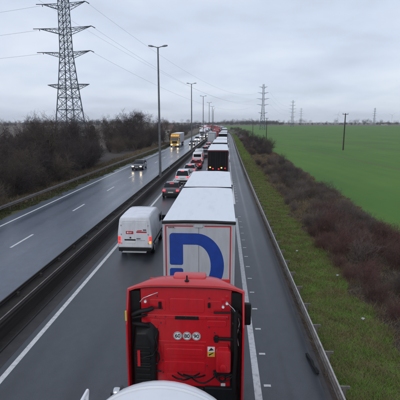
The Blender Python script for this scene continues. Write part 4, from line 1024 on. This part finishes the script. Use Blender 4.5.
# thicket on the left: dense where x/y < clearing line
y = 16.0
while y < 78:
    for x in np.arange(-20.3, -46, -3.1):
        xx = x+rnd.uniform(-1.2, 1.2); yy = y+rnd.uniform(-1.4, 1.4)
        if xx/yy > -.318: continue
        if xx/yy < -.95: continue
        hgt = rnd.uniform(.64, .84)*(.86 if yy < 30 else 1)*(.76 if xx/yy < -.60 else 1)*(1.24 if xx/yy > -.52 else 1)
        if xx > -21.5: hgt *= .72
        if rnd.random() < (.62 if xx/yy < -.5 else .85):
            tr = rnd.choice(trees+[trees_tan[0]] if xx/yy > -.8 else trees_tan+trees)
            put(tr, (xx, yy, -.1), hgt*.92, 'dark leafless tree among many alike in the dense thicket left of the motorway', 'bare trees in the thicket left of the motorway')
        if rnd.random() < .8:
            put(rnd.choice(thick), (xx+rnd.uniform(-1.5, 1.5), yy+1.5, -.1), rnd.uniform(.6, 1.15), 'leafless shrub low in the thicket behind the left guardrail', 'leafless shrubs at the foot of the thicket')
    y += 3.4
# tree group at px 120-165 beyond the clearing
for i, (x, yy, s) in enumerate([(-24.5, 112, 1.35), (-28, 118, 1.25), (-31, 110, 1.05), (-22.5, 122, 1.1), (-26, 128, 1.25), (-22, 132, 1.0), (-34, 116, .8), (-23, 104, .62), (-27, 103, .6), (-21.5, 146, .9), (-24, 158, 1.0), (-22, 172, .9), (-25.5, 108, 1.15), (-29, 113, 1.1), (-27, 121, 1.2), (-24, 117, 1.15), (-30.5, 122, 1.1), (-26.5, 114, 1.0), (-22, 138, 1.05), (-23.5, 126, 1.1), (-33, 126, .9)]):
    put(trees_tan[i % 2] if i % 3 else trees[i % 4], (x, yy, -.1), s*.92, 'broad bare tree in the group beyond the clearing, left of the oncoming lorries', 'bare trees beyond the clearing')
for i in range(46):
    yy = rnd.uniform(95, 260); x = -20.3-rnd.uniform(0, 14)*(yy/120)
    put(rnd.choice(thick), (x+cx(yy), yy, -.1), rnd.uniform(.7, 1.3), 'leafless scrub beside the left guardrail beyond the clearing', 'scrub beyond the clearing')
for i in range(40):
    yy = rnd.uniform(80, 230); x = -.33*yy-rnd.uniform(0, 40)
    put(rnd.choice(thick), (x, yy, -.1), rnd.uniform(.3, .8), 'low scrub scattered on the brown waste ground behind the thicket', 'scrub on the waste ground')
# narrow dark conifer-like ivy clad tree at the thicket's right end
iv = thing('ivy_clad_tree', 'narrow dark ivy-clad tree at the right end of the thicket by the clearing', 'tree', (-25.6, 78, -.1), 0)
rng = np.random.default_rng(5); A, B = branchy(rng, stems=1, nchild=(12, 5), length=6.8, rad=.16, spread=.6, minr=.012, start=.1)
npmesh('trunk', A[0]+B[0], A[1]+[tuple(i+len(A[0]) for i in f) for f in B[1]], M['twig_dark'], iv)
n = 5200; z = .3+rng.random(n)**1.25*6.5; rr = (.15+1.2*np.sin(np.clip(z/6.8, 0, 1)*np.pi)**.6*np.clip(1-z/6.9, 0, 1)**.5)*rng.uniform(.2, 1.35, n)*(1+.4*np.sin(z*3.1)); a = rng.uniform(0, 2*np.pi, n)
c = np.stack([rr*np.cos(a), rr*np.sin(a), z], 1); u = rng.normal(0, 1, (n, 3)); u /= np.linalg.norm(u, axis=1)[:, None]; w_ = np.cross(u, rng.normal(0, 1, (n, 3))); w_ /= np.linalg.norm(w_, axis=1)[:, None]
V = np.stack([c-u*.07, c+w_*.045, c+u*.07, c-w_*.045], 1).reshape(-1, 3); npmesh('foliage', V, np.arange(4*n).reshape(-1, 4), M['ivy'], iv)

# hedge between the verge and the field
cnt = 0
y = 6.0
while y < 175:
    stepx = 1.35 if y < 60 else 1.9
    for x in np.arange(6.3, 11.2, stepx):
        xx = x+rnd.uniform(-.45, .45)+max(0, 19-y)*.13; yy = y+rnd.uniform(-.5, .5)
        if rnd.random() < .05: continue
        nz = math.sin(xx*1.1+yy*.31)*math.sin(yy*.53+1.3)+.5*math.sin(yy*1.3+xx*.7)
        if 30 < yy < 75 and nz > .55: continue
        if yy < 30 and nz > 1.0: continue
        kind = 'twig_red' if yy < 27+nz*6 and rnd.random() < .88 else ('twig_grey' if yy < 55+nz*8 or rnd.random() < .35 else rnd.choice(['twig_dark', 'twig_dark', 'twig_red']))
        s = (rnd.uniform(.5, .85)+.14*nz)*(.7 if x < 6.6 else 1)*(.8 if x > 10.3 else 1)
        if yy > 70: s *= 1.2
        if 74 < yy < 90: 
            if rnd.random() < .5: continue
            s *= .6
        lb = {'twig_red': 'reddish leafless shrub in the strip between the grass verge and the green field', 'twig_grey': 'greyish purple leafless shrub in the hedge strip beside the green field', 'twig_dark': 'dark leafless shrub in the distant part of the strip beside the green field'}[kind]
        gp = {'twig_red': 'reddish shrubs of the right hedge', 'twig_grey': 'greyish shrubs of the right hedge', 'twig_dark': 'dark shrubs of the right hedge'}[kind]
        put(rnd.choice(sh[kind]), (xx+cx(yy), yy, -.06), s, lb, gp); cnt += 1
    y += 1.3 if y < 35 else 1.7 if y < 70 else 2.6
for i, (x, yy, s) in enumerate([(9, 96, 1.0), (11, 103, 1.25), (9.5, 112, 1.2), (12, 118, 1.2), (10, 128, 1.3), (12, 138, 1.2), (9, 148, 1.1), (11, 160, 1.2), (9, 180, 1.2), (10, 200, 1.1), (11, 225, 1.2), (9, 250, 1.1)]):
    put(thick[i % 4], (x+cx(yy), yy, -.1), s*.72, 'tall dark shrub in the far part of the strip beside the green field', 'tall shrubs at the far end of the right hedge')

# far woods on the horizon: real crowns with depth, too far to part
def wood(name, xs0, xs1, y0, y1, n, h0, h1, m_, seed, per=420, wd=1.0):
    rng = np.random.default_rng(seed); V = []
    cxs = rng.uniform(xs0, xs1, n); cys = rng.uniform(y0, y1, n); hh = rng.uniform(h0, h1, n)*(1+.25*np.sin(cxs*.02))
    for i in range(n):
        a = rng.normal(0, 1, (per, 3)); a /= np.linalg.norm(a, axis=1)[:, None]; r = rng.uniform(.25, .85, per)[:, None]
        c = a*r*np.array([hh[i]*.55*wd, hh[i]*.55*wd, hh[i]*.5])+np.array([cxs[i], cys[i], hh[i]*.5])
        s = hh[i]*.05; u = rng.normal(0, 1, (per, 3))*s; w_ = rng.normal(0, 1, (per, 3))*s
        V.append(np.stack([c-u*.5, c+w_*.5, c+u*.5], 1).reshape(-1, 3))
    V = np.concatenate(V); o = npmesh(name, V, np.arange(len(V)).reshape(-1, 3), m_, kind='stuff'); return o
def lab(o, l, c_): o['label'] = l; o['category'] = c_; return o
lab(wood('far_woodland', -700, -60, 520, 900, 330, 5, 12, M['far_wood'], 1), 'brown leafless far woodland along the left horizon', 'woodland')
lab(wood('far_woodland', -75, 130, 860, 1000, 170, 6, 11, M['far_wood'], 2), 'darker far woodland beyond the end of the motorway bend', 'woodland')
lab(wood('far_woodland', 120, 900, 900, 1300, 300, 4, 9, M['far_wood'], 3), 'low dark hedges and trees beyond the green field on the right', 'woodland')
lab(wood('far_woodland', -2200, 2600, 1700, 2600, 700, 12, 26, M['far_wood'], 4, per=160), 'pale hazy distant tree line all along the horizon', 'woodland')
lab(wood('roadside_scrub', -65, -24, 270, 520, 120, 3, 8, M['far_wood'], 5), 'scrub left of the motorway bend behind the oncoming traffic', 'scrub')
lab(wood('roadside_scrub', 6, 16, 180, 420, 70, 1.5, 3.2, M['twig_dark'], 6), 'low dark scrub on the right side of the motorway far ahead', 'scrub')

# grass blades and weeds
def blades(name, f, n, y0, y1, hgt, wdt, m_, seed, dens_pow=1.0, lean=.5):
    rng = np.random.default_rng(seed); yy = y0+(y1-y0)*rng.random(n)**dens_pow; t = rng.random(n)
    xa, xb = f; cxv = np.interp(yy, np.arange(-10, 400, 5), [cx(q) for q in np.arange(-10, 400, 5)])
    # clumps
    wob = .25*np.sin(yy*.35)+.18*np.sin(yy*1.3+1)+.12*np.sin(yy*2.9)
    xx = xa+(xb-xa+wob*1.2+(.10*np.clip(19-yy, 0, 14) if xa > 3 and xb < 6 else 0))*t+cxv
    cl = .5+.5*np.sin(xx*3.1+np.sin(yy*1.7)*2)*np.sin(yy*2.3+np.sin(xx*2.9)); keep = rng.random(n) < .35+.65*cl; xx, yy, cl = xx[keep], yy[keep], cl[keep]; n = len(xx)
    a = rng.uniform(0, 2*np.pi, n); h_ = hgt*rng.uniform(.4, 1.2, n)*(.5+.7*cl)*(1+yy*.004); w_ = wdt*(1+yy*.045)
    dx_, dy_ = np.cos(a)*w_, np.sin(a)*w_; lx, ly = rng.normal(0, lean, n)*h_, rng.normal(0, lean, n)*h_; z0 = np.full(n, -.03)
    V = np.stack([np.stack([xx-dx_, yy-dy_, z0], 1), np.stack([xx+dx_, yy+dy_, z0], 1), np.stack([xx+lx, yy+ly, z0+h_], 1)], 1).reshape(-1, 3)
    o = npmesh(name, V, np.arange(len(V)).reshape(-1, 3), m_, kind='stuff'); return o
lab(blades('grass', (3.24, 5.75), 340000, 5, 60, .10, .006, M['grass'], 1, 1.7, .8), 'mossy green grass on the verge right of the guardrail', 'grass')
lab(blades('grass', (3.2, 5.7), 90000, 55, 260, .14, .006, M['grass'], 11, 1.4, .8), 'far green grass of the right verge, thinning towards the bend', 'grass')
lab(blades('dead_grass', (3.1, 6.4), 130000, 5, 80, .13, .005, M['grass_dry'], 2, 1.5, 1.0), 'brown dead grass and litter among the verge grass', 'grass')
lab(blades('grass', (-18.8, -17.1), 70000, 18, 140, .14, .012, M['grass_dull'], 3, 1.3, .6), 'rough green grass along the left guardrail', 'grass')
lab(blades('dead_grass', (-21.5, -18.2), 60000, 18, 140, .45, .010, M['grass_dry'], 4, 1.3, .5), 'tall dead grass between the left guardrail and the thicket', 'grass')
lab(blades('dead_grass', (5.8, 11.2), 110000, 8, 120, .30, .006, M['grass_dry'], 9, 1.2, .8), 'brown dead grass between the shrubs of the right hedge', 'grass')
lab(blades('dead_grass', (10.6, 11.9), 40000, 14, 120, .25, .010, M['grass_dry'], 5, 1.2, .6), 'dead grass along the near edge of the green field', 'grass')

# ------------------------------------------------------------------ haze
hz = MB(); hz.box(-4700, 4700, -400, 6200, -1.2, 90)
hm = bpy.data.materials.new('haze'); hm.use_nodes = True; hn = hm.node_tree; hn.nodes.clear()
ho = hn.nodes.new('ShaderNodeOutputMaterial'); hv = hn.nodes.new('ShaderNodeVolumePrincipled'); hv.inputs['Color'].default_value = (.90, .93, .985, 1)
hv.inputs['Density'].default_value = .00014; hn.links.new(hv.outputs[0], ho.inputs['Volume'])
o = hz.build('haze', hm, kind='stuff'); o['label'] = 'thin bluish winter haze over the plain'; o['category'] = 'haze'
for p in trees+trees_tan+thick+[q for v_ in sh.values() for q in v_]:
    if p not in used:
        for c_ in K6.get(p, []): bpy.data.objects.remove(c_)
        bpy.data.objects.remove(p)
